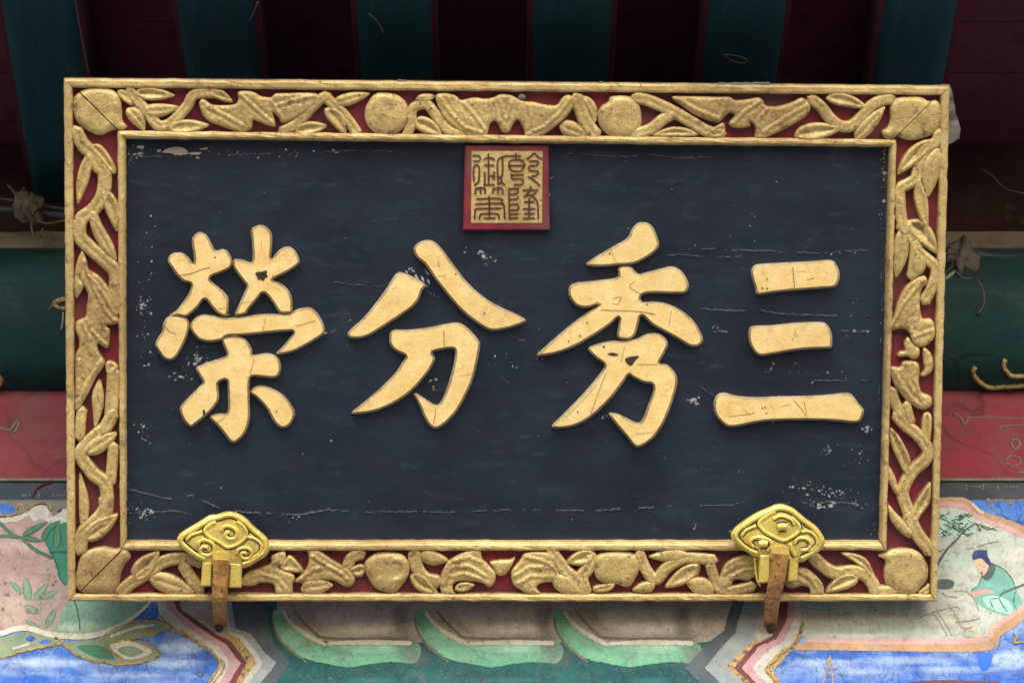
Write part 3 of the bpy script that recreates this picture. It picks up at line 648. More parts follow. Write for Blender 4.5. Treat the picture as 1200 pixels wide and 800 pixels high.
# bamboo
for a in ([(-10, 606), (0, 613), (14, 626), (25, 630), (34, 638), (45, 646), (62, 653)], [(-10, 628), (12, 628), (26, 630)]):
    line('bamboo_stem', a, [1.9] * len(a), 'inkgreen', 19); line('bamboo_stem_light', a, [.9] * len(a), 'bamboo', 20)
for a, b, wd in (((26, 627), (56, 611), 7), ((27, 629), (50, 634), 6), ((49, 633), (60, 613), 7), ((52, 622), (72, 609), 6), ((66, 642), (68, 613), 9)):
    pleaf(a, b, wd, 'inkgreen', 20); pleaf(np.array(a) + (0, 0), b, wd - 2.4, 'bamboo', 21, 'painted_leaf_light')
line('bamboo_node', [(58, 647), (70, 646), (84, 647)], .9, 'inkgreen', 20)
for a, b, wd in (((34, 703), (29, 675), 10), ((25, 693), (10, 680), 6), ((39, 702), (57, 683), 8), ((49, 701), (68, 691), 7), ((45, 718), (27, 708), 7), ((54, 734), (66, 712), 8), ((46, 736), (29, 726), 5)):
    pleaf(a, b, wd, 'bamboo', 18); pleaf(a, b, wd - 2.2, 'sprig', 19, 'painted_leaf_light')
line('bamboo_stem', [(36, 702), (47, 703), (47, 722), (54, 736)], [.8, .9, .9, .9], 'sprig', 18)
for k in range(46):
    a = rnd.uniform(-5, 70); b = rnd.uniform(630, 720) if a < 52 else rnd.uniform(660, 720)
    s = rnd.choice([.5, .7, .9, 1.4, 2.2]); P = [(a + s * math.cos(t) * rnd.uniform(.6, 1.3), b + s * math.sin(t) * rnd.uniform(.6, 1.3)) for t in np.linspace(0, 5.5, 7)]
    paint('paint_loss', P, 'umber_dk' if k % 3 else 'border', 22, True, 1.0)
# right chevron
def chevR(name, pts, mat, lay): paint(name, list(pts) + [(1400, BT), (1400, 640)], mat, lay, False, 4, .35)
chevR('dark_grey_band', [(880, 640), (848, 738), (830, 752), (802, 782), (826, 806), (850, BT)], 'dkgrey', 7)
chevR('light_grey_band', [(890, 640), (862, 741), (844, 760), (826, 782), (846, 801), (870, BT)], 'ltgrey', 8)
chevR('gold_band', [(905, 640), (888, 745), (870, 762), (852, 780), (872, 800), (890, BT)], 'goldline', 9)
paint('strap_shade_infill', [(905, 640), (950, 640), (925, 728), (906, 745), (889, 750), (884, 744), (893, 700)], 'umber', 9.5, False, 4, .4)  # shade beside the slanting strap, laid in as brown-beige colour
chevR('maroon_band', [(915, 640), (905, 745), (884, 755), (860, 782), (880, 800), (900, BT)], 'maroon', 10)
chevR('pink_band', [(928, 640), (922, 726), (910, 748), (889, 757), (869, 782), (887, 801), (905, BT)], 'pink', 11)
chevR('white_band', [(936, 640), (931, 726), (919, 750), (901, 761), (881, 782), (900, 802), (915, BT)], 'white', 12)
chevR('gold_band', [(944, 640), (939, 728), (931, 751), (912, 764), (894, 784), (909, 803), (920, BT)], 'goldline', 13)
paint('blue_field', [(950, 640), (944, 735), (934, 756), (922, 767), (906, 784), (915, 801), (925, BT), (1400, BT), (1400, 640)], 'blue', 14, False, 4, .4)
relief_line('gilt_outline', [(942, 728), (934, 752), (916, 766), (900, 783), (910, 800), (920, 830)], 1.8)
paint('landscape_panel', [(940, 640), (1040, 588), (1130, 588), (1146, 600), (1178, 612), (1200, 622), (1260, 640), (1260, 690), (1206, 712), (1184, 724), (1165, 740), (1156, 751), (945, 754), (938, 740)], 'scene', 15, False, 5)
line('tan_border', [(932, 757), (1040, 757.5), (1153, 756), (1166, 742), (1185, 729), (1206, 715), (1270, 690)], [4, 4.2, 5, 6, 6, 6, 6], 'border', 19)
line('rose_border', [(945, 750), (1040, 751), (1148, 749), (1162, 736), (1182, 723), (1206, 708), (1270, 682)], [2, 3, 3.5, 3.5, 3, 3, 3], 'blushline', 20)
line('rose_border', [(1060, 590), (1100, 590), (1130, 592), (1148, 604), (1178, 615), (1200, 625), (1260, 645)], [4, 4, 4.5, 5, 5, 5, 5], 'blushline', 18)
paint('blue_corner', [(1136, 586), (1400, 586), (1400, 670), (1260, 640), (1205, 622), (1182, 611), (1160, 604), (1146, 595)], 'blue_dk', 19, False, 4, .3)
line('tan_border', [(1060, 585), (1100, 585), (1130, 586), (1145, 597), (1160, 605), (1182, 612), (1205, 622), (1260, 640)], [2.4, 2.4, 2.6, 3, 3.2, 3.2, 3.2, 3.2], 'border', 20)
line('cream_edge', [(1140, 590), (1146, 597), (1152, 601)], 1.3, 'cream', 22)
relief_line('gilt_outline', [(1158, 584), (1161, 590), (1163, 597)], 1.4); relief_line('gilt_outline', [(1182, 588), (1186, 591)], 1.6); relief_line('gilt_outline', [(1160, 586), (1200, 586), (1260, 587)], 1.2)
paint('bright_blue_patch', [(1147, 766), (1155, 764), (1163, 766), (1162, 774), (1158, 783), (1151, 785), (1147, 777)], 'blue_new', 21, True, 2)
relief_line('gilt_squiggle', [(1187, 741), (1191, 744), (1190, 749), (1188, 754), (1193, 752), (1199, 752), (1206, 754)], 1.6)
line('pale_stroke', [(972, 769), (968, 786), (964, 802)], .9, 'border', 21); line('pale_stroke', [(973, 769), (975, 786), (976, 802)], .9, 'border', 21)
line('umber_stroke', [(1064, 799), (1110, 798), (1170, 799)], [1, 2, 1], 'maroon', 21)
# pine, rock, seated angler
for k in range(60):
    a, b = rnd.uniform(1098, 1136), rnd.uniform(602, 629); an = rnd.uniform(-.7, .7); L = rnd.uniform(3, 8)
    line('pine_needle', [(a, b), (a + L * math.cos(an), b + L * math.sin(an))], rnd.uniform(.35, .9), 'inkgreen' if k % 3 else 'bamboo', 18 + .02 * k, False, .1)
line('pine_trunk', [(1094, 668), (1102, 655), (1110, 643), (1121, 632), (1131, 621), (1143, 613)], [1.8, 1.7, 1.2, 1.2, 1, .8], 'ink', 20)
for a in ([(1143, 613), (1150, 621), (1146, 620)], [(1143, 613), (1156, 617), (1168, 621)], [(1150, 616), (1158, 620), (1166, 618)], [(1098, 646), (1110, 642), (1118, 636)], [(1128, 624), (1116, 618), (1108, 614)]):
    line('pine_twig', a, .6, 'ink', 20)
paint('rock', [(1096, 684), (1100, 679), (1110, 678), (1118, 681), (1117, 687), (1109, 690), (1099, 689)], 'ink', 18, True, 2)
paint('robe', [(1166, 661), (1177, 667), (1186, 678), (1190, 690), (1196, 700), (1198, 712), (1190, 722), (1172, 719), (1155, 712), (1141, 702), (1138, 692), (1147, 684), (1150, 676)], 'robe', 18, True, 3, .3)
paint('robe_fold', [(1152, 700), (1170, 698), (1184, 706), (1186, 718), (1172, 717), (1158, 711)], 'mint', 19, True, 3)
paint('collar', [(1151, 673), (1160, 659), (1167, 663), (1163, 675), (1156, 680)], 'ink', 20, True, 2)
paint('face', [(1143, 655), (1150, 654), (1158, 660), (1157, 668), (1152, 674), (1146, 667)], 'skin', 20, True, 2)
paint('hat', [(1140, 655), (1142, 645), (1154, 644), (1157, 645), (1157, 650), (1161, 658), (1161, 663), (1156, 660), (1150, 654)], 'navy', 21, True, 2)
paint('hands', [(1138, 695), (1146, 691), (1158, 690), (1165, 694), (1152, 696), (1141, 700)], 'blushline', 20, True, 2)
line('brow', [(1146, 661), (1149, 661.5)], .35, 'ink', 22); line('brow', [(1152, 663), (1155, 664)], .35, 'ink', 22); line('nose', [(1149.5, 662), (1148.5, 666), (1150, 666.5)], .25, 'border', 22); line('beard', [(1150, 669), (1151, 674), (1150, 678)], [.8, .7, .3], 'ink', 22)
line('rod', [(1173, 696), (1188, 689), (1212, 680)], [.8, 1.1, 1.1], 'ink', 22)
for a in ([(1166, 661), (1177, 667), (1186, 678), (1191, 691)], [(1150, 676), (1147, 684), (1138, 692)], [(1160, 703), (1166, 716)], [(1170, 700), (1180, 716)], [(1178, 690), (1170, 700), (1160, 701)], [(1190, 692), (1188, 704), (1192, 716)]):
    line('robe_line', a, .38, 'inkgreen', 22)
for a in ([(1074, 725), (1090, 718), (1108, 713), (1120, 710), (1126, 714)], [(1093, 716), (1102, 730), (1110, 744)], [(1098, 716), (1108, 730), (1116, 744)], [(1118, 692), (1132, 692), (1142, 702), (1147, 714)],
          [(1112, 708), (1122, 724), (1128, 735), (1140, 734)], [(1120, 728), (1134, 727), (1148, 724)], [(1132, 736), (1130, 744), (1142, 746)], [(1104, 694), (1110, 698), (1122, 699)], [(1145, 640), (1158, 636), (1170, 634)], [(1132, 642), (1142, 642)]):
    line('brush_line', a, .55, 'brush', 21)

# ------------------------------------------------------------------ the plaque
PMAT = Matrix(((PM[0][0], PM[0][1], PM[0][2], PO[0]), (PM[1][0], PM[1][1], PM[1][2], PO[1]), (PM[2][0], PM[2][1], PM[2][2], PO[2]), (0, 0, 0, 1)))
plq = root('hanging_plaque', PMAT, 'dark plaque with four raised gold characters in a carved red and gold frame', 'plaque')
HB, HG = -.019, -.0172            # board level, red ground level
OO = [(74.5, 92), (1113.5, 101), (1098.5, 704.5), (79, 704.5)]       # outer rail, outer edge
OI = [(85, 102.8), (1103, 112), (1091, 696), (88.3, 696)]
IO = [(137.7, 153.5), (1051, 164), (1039, 645), (140.7, 645)]
II = [(147, 163), (1043.5, 173), (1032, 635), (148, 635)]
bc = [pl(x, y, 0)[:2] for x, y in [(142, 158), (1047, 168.5), (1035.5, 640), (144, 640)]]
v = [(a, b, HB) for a, b in bc] + [(a, b, HB - .015) for a, b in bc]
board = mk('lacquer_board', lw(v), [(3, 2, 1, 0), (4, 5, 6, 7), (0, 1, 5, 4), (1, 2, 6, 5), (2, 3, 7, 6), (3, 0, 4, 7)], 'board', plq)
# frame body: red carved ground ring with dark thick sides
a_ = [pl(x, y, 0)[:2] for x, y in OO]; b_ = [pl(x, y, 0)[:2] for x, y in [(142, 158), (1047, 168.5), (1035.5, 640), (144, 640)]]
cxy = np.mean(a_, axis=0); a_in = [cxy + (np.array(p) - cxy) * .998 for p in a_]
v = [(p[0], p[1], HG) for p in a_in] + [(p[0], p[1], HG) for p in b_] + [(p[0], p[1], -.05) for p in a_in] + [(p[0], p[1], -.05) for p in b_]
fs = []; mi = []
for i in range(4):
    j = (i + 1) % 4
    fs += [(i, 4 + i, 4 + j, j), (i, j, 8 + j, 8 + i), (4 + i, 12 + i, 12 + j, 4 + j), (8 + i, 8 + j, 12 + j, 12 + i)]; mi += [0, 1, 1, 1]
frame = mk('carved_frame', lw(v), fs, ['red', 'dark'], plq, midx=mi)
v = [(p[0], p[1], -.034) for p in b_] + [(p[0], p[1], -.049) for p in b_]
mk('backing_board', lw(v), [(3, 2, 1, 0), (4, 5, 6, 7), (0, 1, 5, 4), (1, 2, 6, 5), (2, 3, 7, 6), (3, 0, 4, 7)], 'dark', plq)
# rails, mitred at the corners
def rails(A, B, name, prof):
    for i in range(4):
        j = (i + 1) % 4; n = 90; vs, fs = [], []; rr = random.Random(i * 7 + len(name)); m = len(prof)
        w1 = [rr.gauss(0, .0005) for _ in range(n + 1)]; w2 = [rr.gauss(0, .0005) for _ in range(n + 1)]
        cn = .0004
        for k in range(n + 1):
            t = cn + (1 - 2 * cn) * k / n
            O = np.array(A[i]) * (1 - t) + np.array(A[j]) * t; I = np.array(B[i]) * (1 - t) + np.array(B[j]) * t
            for s, h in prof:
                p = O * (1 - s) + I * s; L = pl(p[0], p[1], 0)
                e = w1[k] if s < .5 else w2[k]
                vs.append((L[0] + e * .5, L[1] + e * .6, h + (rr.gauss(0, .00025) if .05 < s < .95 else 0)))
        for k in range(n):
            for q in range(m - 1): fs.append((k * m + q, k * m + q + 1, (k + 1) * m + q + 1, (k + 1) * m + q))
        fs += [tuple(range(m))[::-1], tuple(n * m + q for q in range(m))]
        ob = mk(name, lw(vs), fs, 'gilt_rail', frame, True)
        ob.data.polygons.foreach_set('use_smooth', [False] * len(fs))
rails(OO, OI, 'outer_rail', [(0, -.016), (0, -.0035), (.10, -.001), (.28, 0), (.72, 0), (.9, -.0012), (1, -.0035), (1, HG - .001)])
rails(IO, II, 'inner_rail', [(0, HG - .001), (0, -.0025), (.15, -.0006), (.35, 0), (.6, -.0002), (.8, -.002), (1, -.006), (1, HB - .003)])

# carved ornaments: tiles give pixel = origin + .15 * tile coordinate
T = dict(T1=(70, 80), T2=(240, 80), T3=(410, 80), T4=(580, 80), T5=(750, 80), T6=(920, 80), T7=(1000, 80),
         B1=(60, 600), B2=(230, 600), B3=(400, 600), B4=(570, 600), B5=(740, 600), B6=(930, 600),
         L1=(40, 150), L2=(40, 260), L3=(40, 370), L4=(40, 480), L5=(40, 580),
         R1=(980, 150), R2=(980, 260), R3=(980, 370), R4=(980, 480), R5=(980, 580))
def tp(t, P, s=.15): o = T[t]; return np.array([(o[0] + a * s, o[1] + b * s) for a, b in P], float)
cnt = [0]
def bump_h(): cnt[0] += 1; return .00003 * (cnt[0] % 40)
def stem(t, pts, hw):
    P = stroke_outline(tp(t, pts), hw * .15 * 1.2, 3.0)
    ax = linear(catmull(tp(t, pts), 3, False), 1.5, False); P = clean(P, .9); sh = rnd.uniform(-1.2, 1.2)
    def lift(V):
        d = np.min(np.linalg.norm(V[:, None, :] - (ax + sh)[None], axis=2), axis=1)
        return -.0013 * np.exp(-(d / 1.1) ** 2) * np.clip(segdist(V, P) / 2.0, 0, 1)
    relief('branch', P, frame, 'gilt', HG, .0118 + bump_h(), .0030, 2.6, jit=.00025, grid=2.0, lift=lift if rnd.random() < .7 else None)
def leaf(t, a, b, wd, bend=0.0):
    P = leaf_outline(*tp(t, [a, b]), wd * .15 * 1.24, bend); P = clean(catmull(P, 2.6), .9)
    relief('leaf', P, frame, 'gilt', HG, .0125 + bump_h(), .0034, wd * .15 * .5, prof=rnd.choice(['dome', 'rimmed']), jit=.00008, grid=2.0, lift=crease(P) if rnd.random() < .75 else None)
def crease(P):
    D = np.linalg.norm(P[:, None] - P[None], axis=2); i, j = np.unravel_index(np.argmax(D), D.shape)
    n = 14; ax = []
    for q in np.linspace(.06, .94, n):
        c = P[i] * (1 - q) + P[j] * q; t = (P[j] - P[i]) / D[i, j]; nn = np.array([-t[1], t[0]])
        near = P[np.abs((P - c) @ t) < 3.0]
        if len(near) > 1: sd_ = (near - c) @ nn; c = c + nn * (sd_.max() + sd_.min()) / 2
        ax.append(c)
    ax = linear(np.array(ax), 1.5, False)
    def lift(V):
        d = np.min(np.linalg.norm(V[:, None, :] - ax[None], axis=2), axis=1)
        return -.0026 * np.exp(-(d / 1.2) ** 2) * np.clip(segdist(V, P) / 2.0, 0, 1)
    return lift
def lblob(t, pts):
    P = clean(catmull(tp(t, pts), 2.6), .9)
    relief('leaf', P, frame, 'gilt', HG, .0125 + bump_h(), .0034, 5.5, prof=rnd.choice(['dome', 'rimmed']), jit=.00008, grid=2.0, lift=crease(P) if rnd.random() < .75 else None)
def fruit(t, pts, cut=None, name='peach'):
    P = clean(catmull(tp(t, pts), 2.6), .9)
    if cut is None:
        relief(name, P, frame, 'gilt', HG, .0118 + bump_h(), .0050, 9, jit=.0003); return
    # the frame's mitre joint runs through the corner fruit: two halves with a fine gap
    c0, c1 = tp(t, cut); d = (c1 - c0) / np.linalg.norm(c1 - c0); nn = np.array([-d[1], d[0]])
    for sg in (1, -1):
        side = lambda p: sg * ((p - c0) @ nn) - .45
        out = []
        for i in range(len(P)):
            p, q = P[i], P[(i + 1) % len(P)]; sp, sq = side(p), side(q)
            if sp >= 0: out.append(p)
            if sp * sq < 0: out.append(p + (q - p) * sp / (sp - sq))
        out = linear(clean(np.array(out), .9), 3.0)
        o = relief(name, clean(out, .9), frame, 'gilt', HG, .0118 + bump_h(), .0050, 9, jit=.0003, dist_P=P)
def bat(t, pts, ridges=()):
    P = clean(catmull(tp(t, pts), 2.6), .9)
    rs = [linear(tp(t, r), 3, False) for r in ridges]
    def lift(V):
        z = np.zeros(len(V))
        for r in rs:
            d = np.min(np.linalg.norm(V[:, None, :] - r[None], axis=2), axis=1); z += .0017 * np.exp(-(d / 1.7) ** 2) - .0012 * np.exp(-((d - 3.6) / 1.3) ** 2)
        return z * np.clip(segdist(V, P) / 3, 0, 1)
    relief('bat', P, frame, 'gilt', HG, .0126 + bump_h(), .0032, 3.5, jit=.0003, lift=lift, grid=2.0)

# top side
fruit('T1', [(110, 240), (150, 190), (220, 160), (310, 150), (390, 160), (440, 190), (475, 250), (485, 330), (490, 410), (525, 455), (500, 480), (440, 482), (400, 490), (330, 520), (260, 510), (190, 470), (130, 410), (105, 330)], [(100, 130), (450, 480)])
stem('T1', [(540, 170), (600, 250), (680, 340), (740, 420), (780, 450), (850, 440), (930, 370), (1000, 290), (1040, 215), (1120, 195), (1230, 195)], 36)
leaf('T1', (580, 190), (900, 215), 78); leaf('T1', (640, 330), (930, 305), 80, .04); leaf('T1', (530, 310), (662, 488), 86, -.06); leaf('T1', (455, 170), (570, 300), 54, -.05); leaf('T1', (840, 470), (1170, 445), 84)
bat('T2', [(-45, 270), (-15, 240), (20, 260), (60, 285), (150, 290), (240, 280), (262, 235), (255, 190), (300, 175), (380, 185), (440, 220), (520, 228), (545, 200), (640, 195), (860, 195), (880, 240), (830, 310), (740, 380), (610, 430), (585, 400), (530, 345), (545, 400), (550, 455), (500, 450), (420, 420), (375, 410), (365, 470), (300, 500), (200, 480), (120, 450), (40, 420), (-20, 360)],
    [[(20, 300), (180, 380), (300, 450)], [(270, 200), (380, 300), (520, 420)], [(560, 290), (700, 250), (860, 215)], [(600, 400), (560, 320), (520, 260)]])
lblob('T2', [(-30, 190), (60, 178), (130, 168), (190, 220), (218, 268), (150, 262), (60, 228), (-20, 225)])
stem('T2', [(600, 500), (720, 430), (830, 315), (900, 245), (960, 215)], 36); stem('T2', [(940, 220), (1010, 290), (1090, 370), (1150, 450), (1190, 510)], 36)
leaf('T2', (700, 492), (955, 450), 84); leaf('T2', (945, 310), (1100, 525), 90, -.08); leaf('T2', (1000, 275), (1290, 198), 74)
fruit('T3', [(200, 200), (280, 190), (370, 210), (440, 270), (460, 350), (440, 440), (380, 500), (280, 525), (190, 500), (130, 430), (115, 350), (140, 270)])
lblob('T3', [(510, 260), (540, 210), (600, 200), (662, 212), (640, 250), (580, 268)])
stem('T3', [(440, 530), (485, 430), (480, 345), (520, 295), (600, 285), (660, 350), (740, 460), (820, 510), (900, 525)], 34); leaf('T3', (498, 405), (722, 525), 92, -.03)
bat('T4', [(-463, 215), (-390, 195), (-310, 215), (-260, 250), (-170, 230), (-70, 240), (0, 225), (40, 205), (120, 210), (180, 240), (230, 260), (300, 265), (390, 285), (480, 290), (520, 240), (560, 210), (600, 220), (615, 290), (560, 380), (480, 450), (360, 530), (240, 545), (235, 500), (210, 450), (175, 405), (140, 440), (110, 500), (60, 500), (30, 450), (0, 410), (-40, 440), (-75, 530), (-200, 540), (-300, 480), (-390, 400), (-440, 310)],
    [[(-430, 230), (-350, 350), (-230, 470), (-100, 500)], [(-250, 270), (-150, 380), (-80, 480)], [(590, 240), (500, 360), (380, 460), (260, 510)], [(260, 290), (280, 380), (260, 480)], [(40, 260), (80, 400), (85, 480)], [(130, 260), (90, 400)]])
stem('T4', [(635, 225), (670, 320), (720, 440), (790, 525)], 46); lblob('T4', [(680, 222), (740, 230), (790, 290), (802, 360), (782, 425), (745, 360), (700, 290)]); leaf('T4', (510, 440), (730, 530), 100, .03)
fruit('T4', [(900, 225), (1000, 215), (1080, 235), (1130, 300), (1145, 400), (1130, 470), (1070, 530), (960, 545), (870, 510), (815, 440), (805, 360), (830, 300), (890, 260)])
stem('T5', [(-40, 230), (60, 250), (180, 300), (280, 350), (400, 420), (500, 480), (580, 510), (640, 510)], 40); stem('T5', [(-55, 520), (80, 480), (180, 400), (250, 360)], 38)
lblob('T5', [(105, 528), (180, 480), (280, 458), (380, 475), (455, 518), (400, 532), (250, 538)]); lblob('T5', [(520, 500), (600, 450), (655, 430), (655, 535), (540, 545)])
bat('T5', [(250, 225), (400, 220), (580, 225), (700, 225), (740, 250), (830, 245), (920, 230), (960, 250), (980, 290), (1060, 300), (1150, 280), (1200, 260), (1270, 230), (1320, 270), (1330, 320), (1290, 380), (1180, 450), (1060, 510), (960, 550), (900, 545), (905, 480), (890, 440), (850, 420), (865, 450), (800, 470), (720, 460), (695, 430), (740, 370), (700, 350), (660, 380), (610, 425), (520, 405), (420, 360), (320, 290)],
    [[(300, 240), (450, 330), (600, 390)], [(680, 250), (660, 320), (620, 400)], [(940, 260), (820, 340), (730, 430)], [(1310, 290), (1150, 380), (960, 500)], [(1000, 310), (930, 400), (920, 500)]])
stem('T6', [(200, 240), (280, 300), (350, 390), (430, 450), (520, 450), (600, 380), (680, 290), (760, 250), (840, 240)], 38); leaf('T6', (320, 225), (650, 312), 80, -.04); leaf('T6', (70, 522), (450, 465), 104); leaf('T6', (545, 560), (782, 300), 84)
fruit('T7', [(290, 300), (330, 240), (400, 225), (520, 225), (590, 258), (650, 252), (682, 300), (686, 400), (660, 480), (590, 530), (480, 560), (400, 555), (340, 535), (270, 565), (222, 500), (270, 460), (290, 400)], [(720, 150), (280, 590)])
# right side
stem('R1', [(805, 35), (780, 110), (700, 160), (660, 240), (640, 330), (620, 400), (560, 440), (500, 480), (498, 600), (510, 700), (540, 810)], 38); leaf('R1', (760, 100), (478, 365), 92, .05); leaf('R1', (805, 160), (715, 540), 110, .05)
lblob('R1', [(640, 370), (680, 460), (715, 560), (722, 700), (712, 785), (660, 720), (620, 600), (608, 500)])
stem('R2', [(500, 20), (560, 90), (620, 170), (640, 230), (720, 300), (775, 350), (780, 430), (740, 530), (690, 620)], 38); leaf('R2', (515, 60), (465, 440), 92, -.03); leaf('R2', (560, -10), (792, 250), 112, -.06); stem('R2', [(620, 170), (610, 300), (590, 430)], 36)
lblob('R2', [(650, 240), (700, 300), (690, 380), (640, 420), (600, 400), (600, 300)])
bat('R3', [(405, 120), (420, 50), (450, 0), (480, -100), (540, -220), (620, -290), (690, -310), (712, -260), (670, -210), (655, -150), (655, -60), (675, 20), (740, 25), (770, 80), (770, 160), (720, 220), (660, 245), (600, 210), (570, 130), (520, 100), (460, 108)],
    [[(430, 80), (520, -80), (670, -270)], [(560, 80), (570, -60), (600, -200)], [(620, 80), (640, -60)], [(600, 170), (700, 130), (760, 110)]])
bat('R3', [(478, 312), (500, 280), (540, 272), (530, 220), (560, 165), (600, 220), (650, 260), (642, 322), (600, 338), (550, 315), (510, 322)])
bat('R3', [(428, 400), (500, 402), (520, 360), (580, 350), (640, 370), (650, 430), (645, 520), (670, 600), (740, 630), (742, 700), (680, 732), (600, 700), (520, 630), (460, 550), (430, 470)], [[(450, 420), (520, 560), (640, 690)], [(560, 370), (560, 500), (620, 620)], [(625, 380), (610, 500), (660, 650)]])
bat('R3', [(680, 250), (730, 280), (757, 340), (752, 420), (700, 470), (658, 465), (690, 420), (680, 340)])
stem('R3', [(430, 580), (460, 680), (520, 790)], 36); stem('R3', [(550, 690), (565, 760), (585, 830)], 30)
stem('R4', [(470, 40), (540, 120), (620, 180), (690, 260), (722, 330), (690, 400), (600, 480), (540, 580), (520, 660), (560, 780), (600, 890)], 40)
lblob('R4', [(680, 40), (720, 20), (748, 60), (742, 180), (722, 290), (690, 280), (668, 150)]); lblob('R4', [(420, 145), (480, 190), (540, 290), (582, 400), (565, 510), (530, 495), (480, 390), (428, 270)])
lblob('R4', [(405, 435), (450, 500), (480, 590), (505, 670), (460, 655), (420, 580), (403, 520)]); lblob('R4', [(732, 565), (742, 620), (732, 720), (680, 800), (620, 880), (588, 835), (610, 750), (660, 660)])
stem('R5', [(570, 160), (610, 260), (660, 340), (710, 400), (735, 445)], 44); lblob('R5', [(408, 75), (460, 130), (530, 200), (590, 260), (602, 300), (570, 335), (500, 290), (440, 220), (413, 160)])
fruit('R5', [(328, 470), (380, 450), (440, 425), (530, 415), (620, 430), (680, 480), (715, 560), (710, 650), (670, 705), (610, 762), (520, 768), (440, 740), (390, 690), (375, 600), (385, 510)])
lblob('R5', [(640, 760), (700, 710), (725, 690), (725, 760), (690, 785)])
# bottom side
stem('B6', [(150, 345), (240, 430), (330, 475), (470, 462), (560, 490), (620, 560), (650, 618), (770, 622)], 42); lblob('B6', [(372, 318), (470, 320), (560, 358), (610, 430), (638, 525), (590, 502), (540, 440), (460, 380)]); leaf('B6', (510, 505), (250, 625), 88, .05)
bat('B6', [(50, 430), (120, 450), (190, 510), (232, 570), (228, 645), (140, 645), (120, 590), (60, 572), (0, 590), (-60, 575), (-90, 500), (-40, 440)], [[(30, 460), (130, 510), (190, 610)], [(-60, 480), (60, 530), (110, 570)]])
stem('B5', [(60, 320), (100, 420), (150, 500), (200, 520), (280, 430), (380, 370), (450, 355), (645, 372)], 38); leaf('B5', (440, 325), (135, 348), 76); leaf('B5', (540, 415), (262, 588), 94); leaf('B5', (650, 622), (412, 525), 104); stem('B5', [(615, 410), (650, 520), (690, 600), (800, 612), (950, 575)], 34)
bat('B5', [(680, 540), (700, 480), (740, 400), (820, 350), (940, 330), (1040, 350), (1050, 480), (960, 505), (910, 532), (820, 520), (790, 540), (772, 580), (720, 598), (684, 578)], [[(720, 480), (820, 410), (960, 400)], [(780, 510), (880, 450), (960, 440)]])
lblob('B5', [(10, 615), (60, 560), (120, 540), (185, 550), (150, 620)])
fruit('B4', [(870, 330), (960, 310), (1100, 310), (1180, 340), (1200, 420), (1170, 500), (1110, 580), (1020, 560), (920, 550), (860, 510), (840, 440), (845, 380)]); lblob('B4', [(835, 585), (920, 560), (1005, 555), (960, 615), (850, 625)])
stem('B4', [(1190, 315), (1210, 360), (1230, 430)], 30)
leaf('B4', (850, 325), (622, 392), 92); stem('B4', [(830, 345), (790, 440), (745, 505), (775, 625)], 42); stem('B4', [(500, 305), (560, 380), (620, 460), (700, 530), (760, 625)], 42); leaf('B4', (520, 515), (750, 630), 104)
bat('B4', [(195, 500), (200, 450), (260, 380), (300, 320), (400, 308), (490, 320), (530, 400), (570, 480), (605, 535), (520, 542), (430, 550), (390, 590), (422, 635), (330, 635), (260, 600), (210, 560)], [[(220, 500), (330, 430), (500, 430)], [(240, 560), (350, 500), (520, 500)], [(300, 350), (420, 370), (520, 420)]])
lblob('B4', [(28, 390), (120, 372), (190, 370), (225, 348), (200, 410), (150, 482), (90, 492), (60, 440)])
bat('B3', [(770, 580), (775, 500), (820, 400), (880, 350), (960, 310), (1080, 290), (1100, 360), (1150, 410), (1205, 470), (1195, 550), (1150, 582), (1100, 550), (1000, 535), (890, 545), (870, 600), (890, 642), (800, 642)], [[(800, 560), (860, 430), (1000, 420), (1130, 500)], [(860, 500), (960, 480), (1090, 520)], [(880, 380), (1000, 350), (1090, 390)]])
leaf('B3', (610, 325), (840, 378), 86, .03); stem('B3', [(570, 315), (590, 430), (650, 515), (755, 545)], 44); leaf('B3', (545, 480), (755, 635), 88, .05); leaf('B3', (885, 598), (1045, 565), 56)
fruit('B3', [(190, 380), (270, 320), (380, 310), (480, 330), (530, 400), (530, 480), (480, 560), (420, 622), (350, 622), (270, 590), (210, 510), (180, 440)])
relief('fruit_ring', clean(stroke_outline(tp('B3', [(400, 380), (450, 370), (500, 420), (490, 490), (430, 530), (380, 540)]), 4.2, 2.6), .9), frame, 'gilt', HG, .0166, .0022, 4)
stem('B3', [(40, 445), (80, 355), (160, 322)], 38); lblob('B3', [(55, 455), (130, 408), (182, 420), (170, 492), (110, 502)])
bat('B2', [(770, 540), (860, 440), (880, 360), (870, 300), (960, 300), (1060, 370), (1180, 440), (1234, 490), (1232, 552), (1180, 582), (1130, 560), (1060, 530), (960, 540), (880, 548)], [[(800, 535), (920, 440), (1050, 430), (1180, 520)], [(900, 340), (1000, 400), (1150, 480)]])
leaf('B2', (815, 592), (1070, 565), 100); lblob('B2', [(648, 442), (700, 360), (740, 338), (832, 440), (822, 472), (700, 464)])
bat('B2', [(330, 560), (400, 470), (480, 440), (580, 400), (590, 340), (690, 305), (692, 400), (640, 432), (764, 490), (752, 570), (742, 635), (630, 635), (600, 560), (500, 550), (440, 572)], [[(380, 530), (500, 480), (640, 520), (700, 600)], [(600, 410), (640, 360)]])
stem('B1', [(530, 628), (640, 540), (760, 470), (850, 400), (950, 365), (1080, 362), (1175, 392)], 42); leaf('B1', (640, 530), (845, 302), 120); leaf('B1', (770, 505), (1118, 628), 112); stem('B1', [(1030, 410), (1090, 510), (1170, 605)], 40)
fruit('B1', [(190, 560), (200, 450), (240, 330), (330, 280), (420, 268), (500, 288), (570, 268), (622, 342), (580, 400), (550, 470), (530, 560), (480, 634), (340, 630), (240, 622)], [(230, 612), (585, 265)])
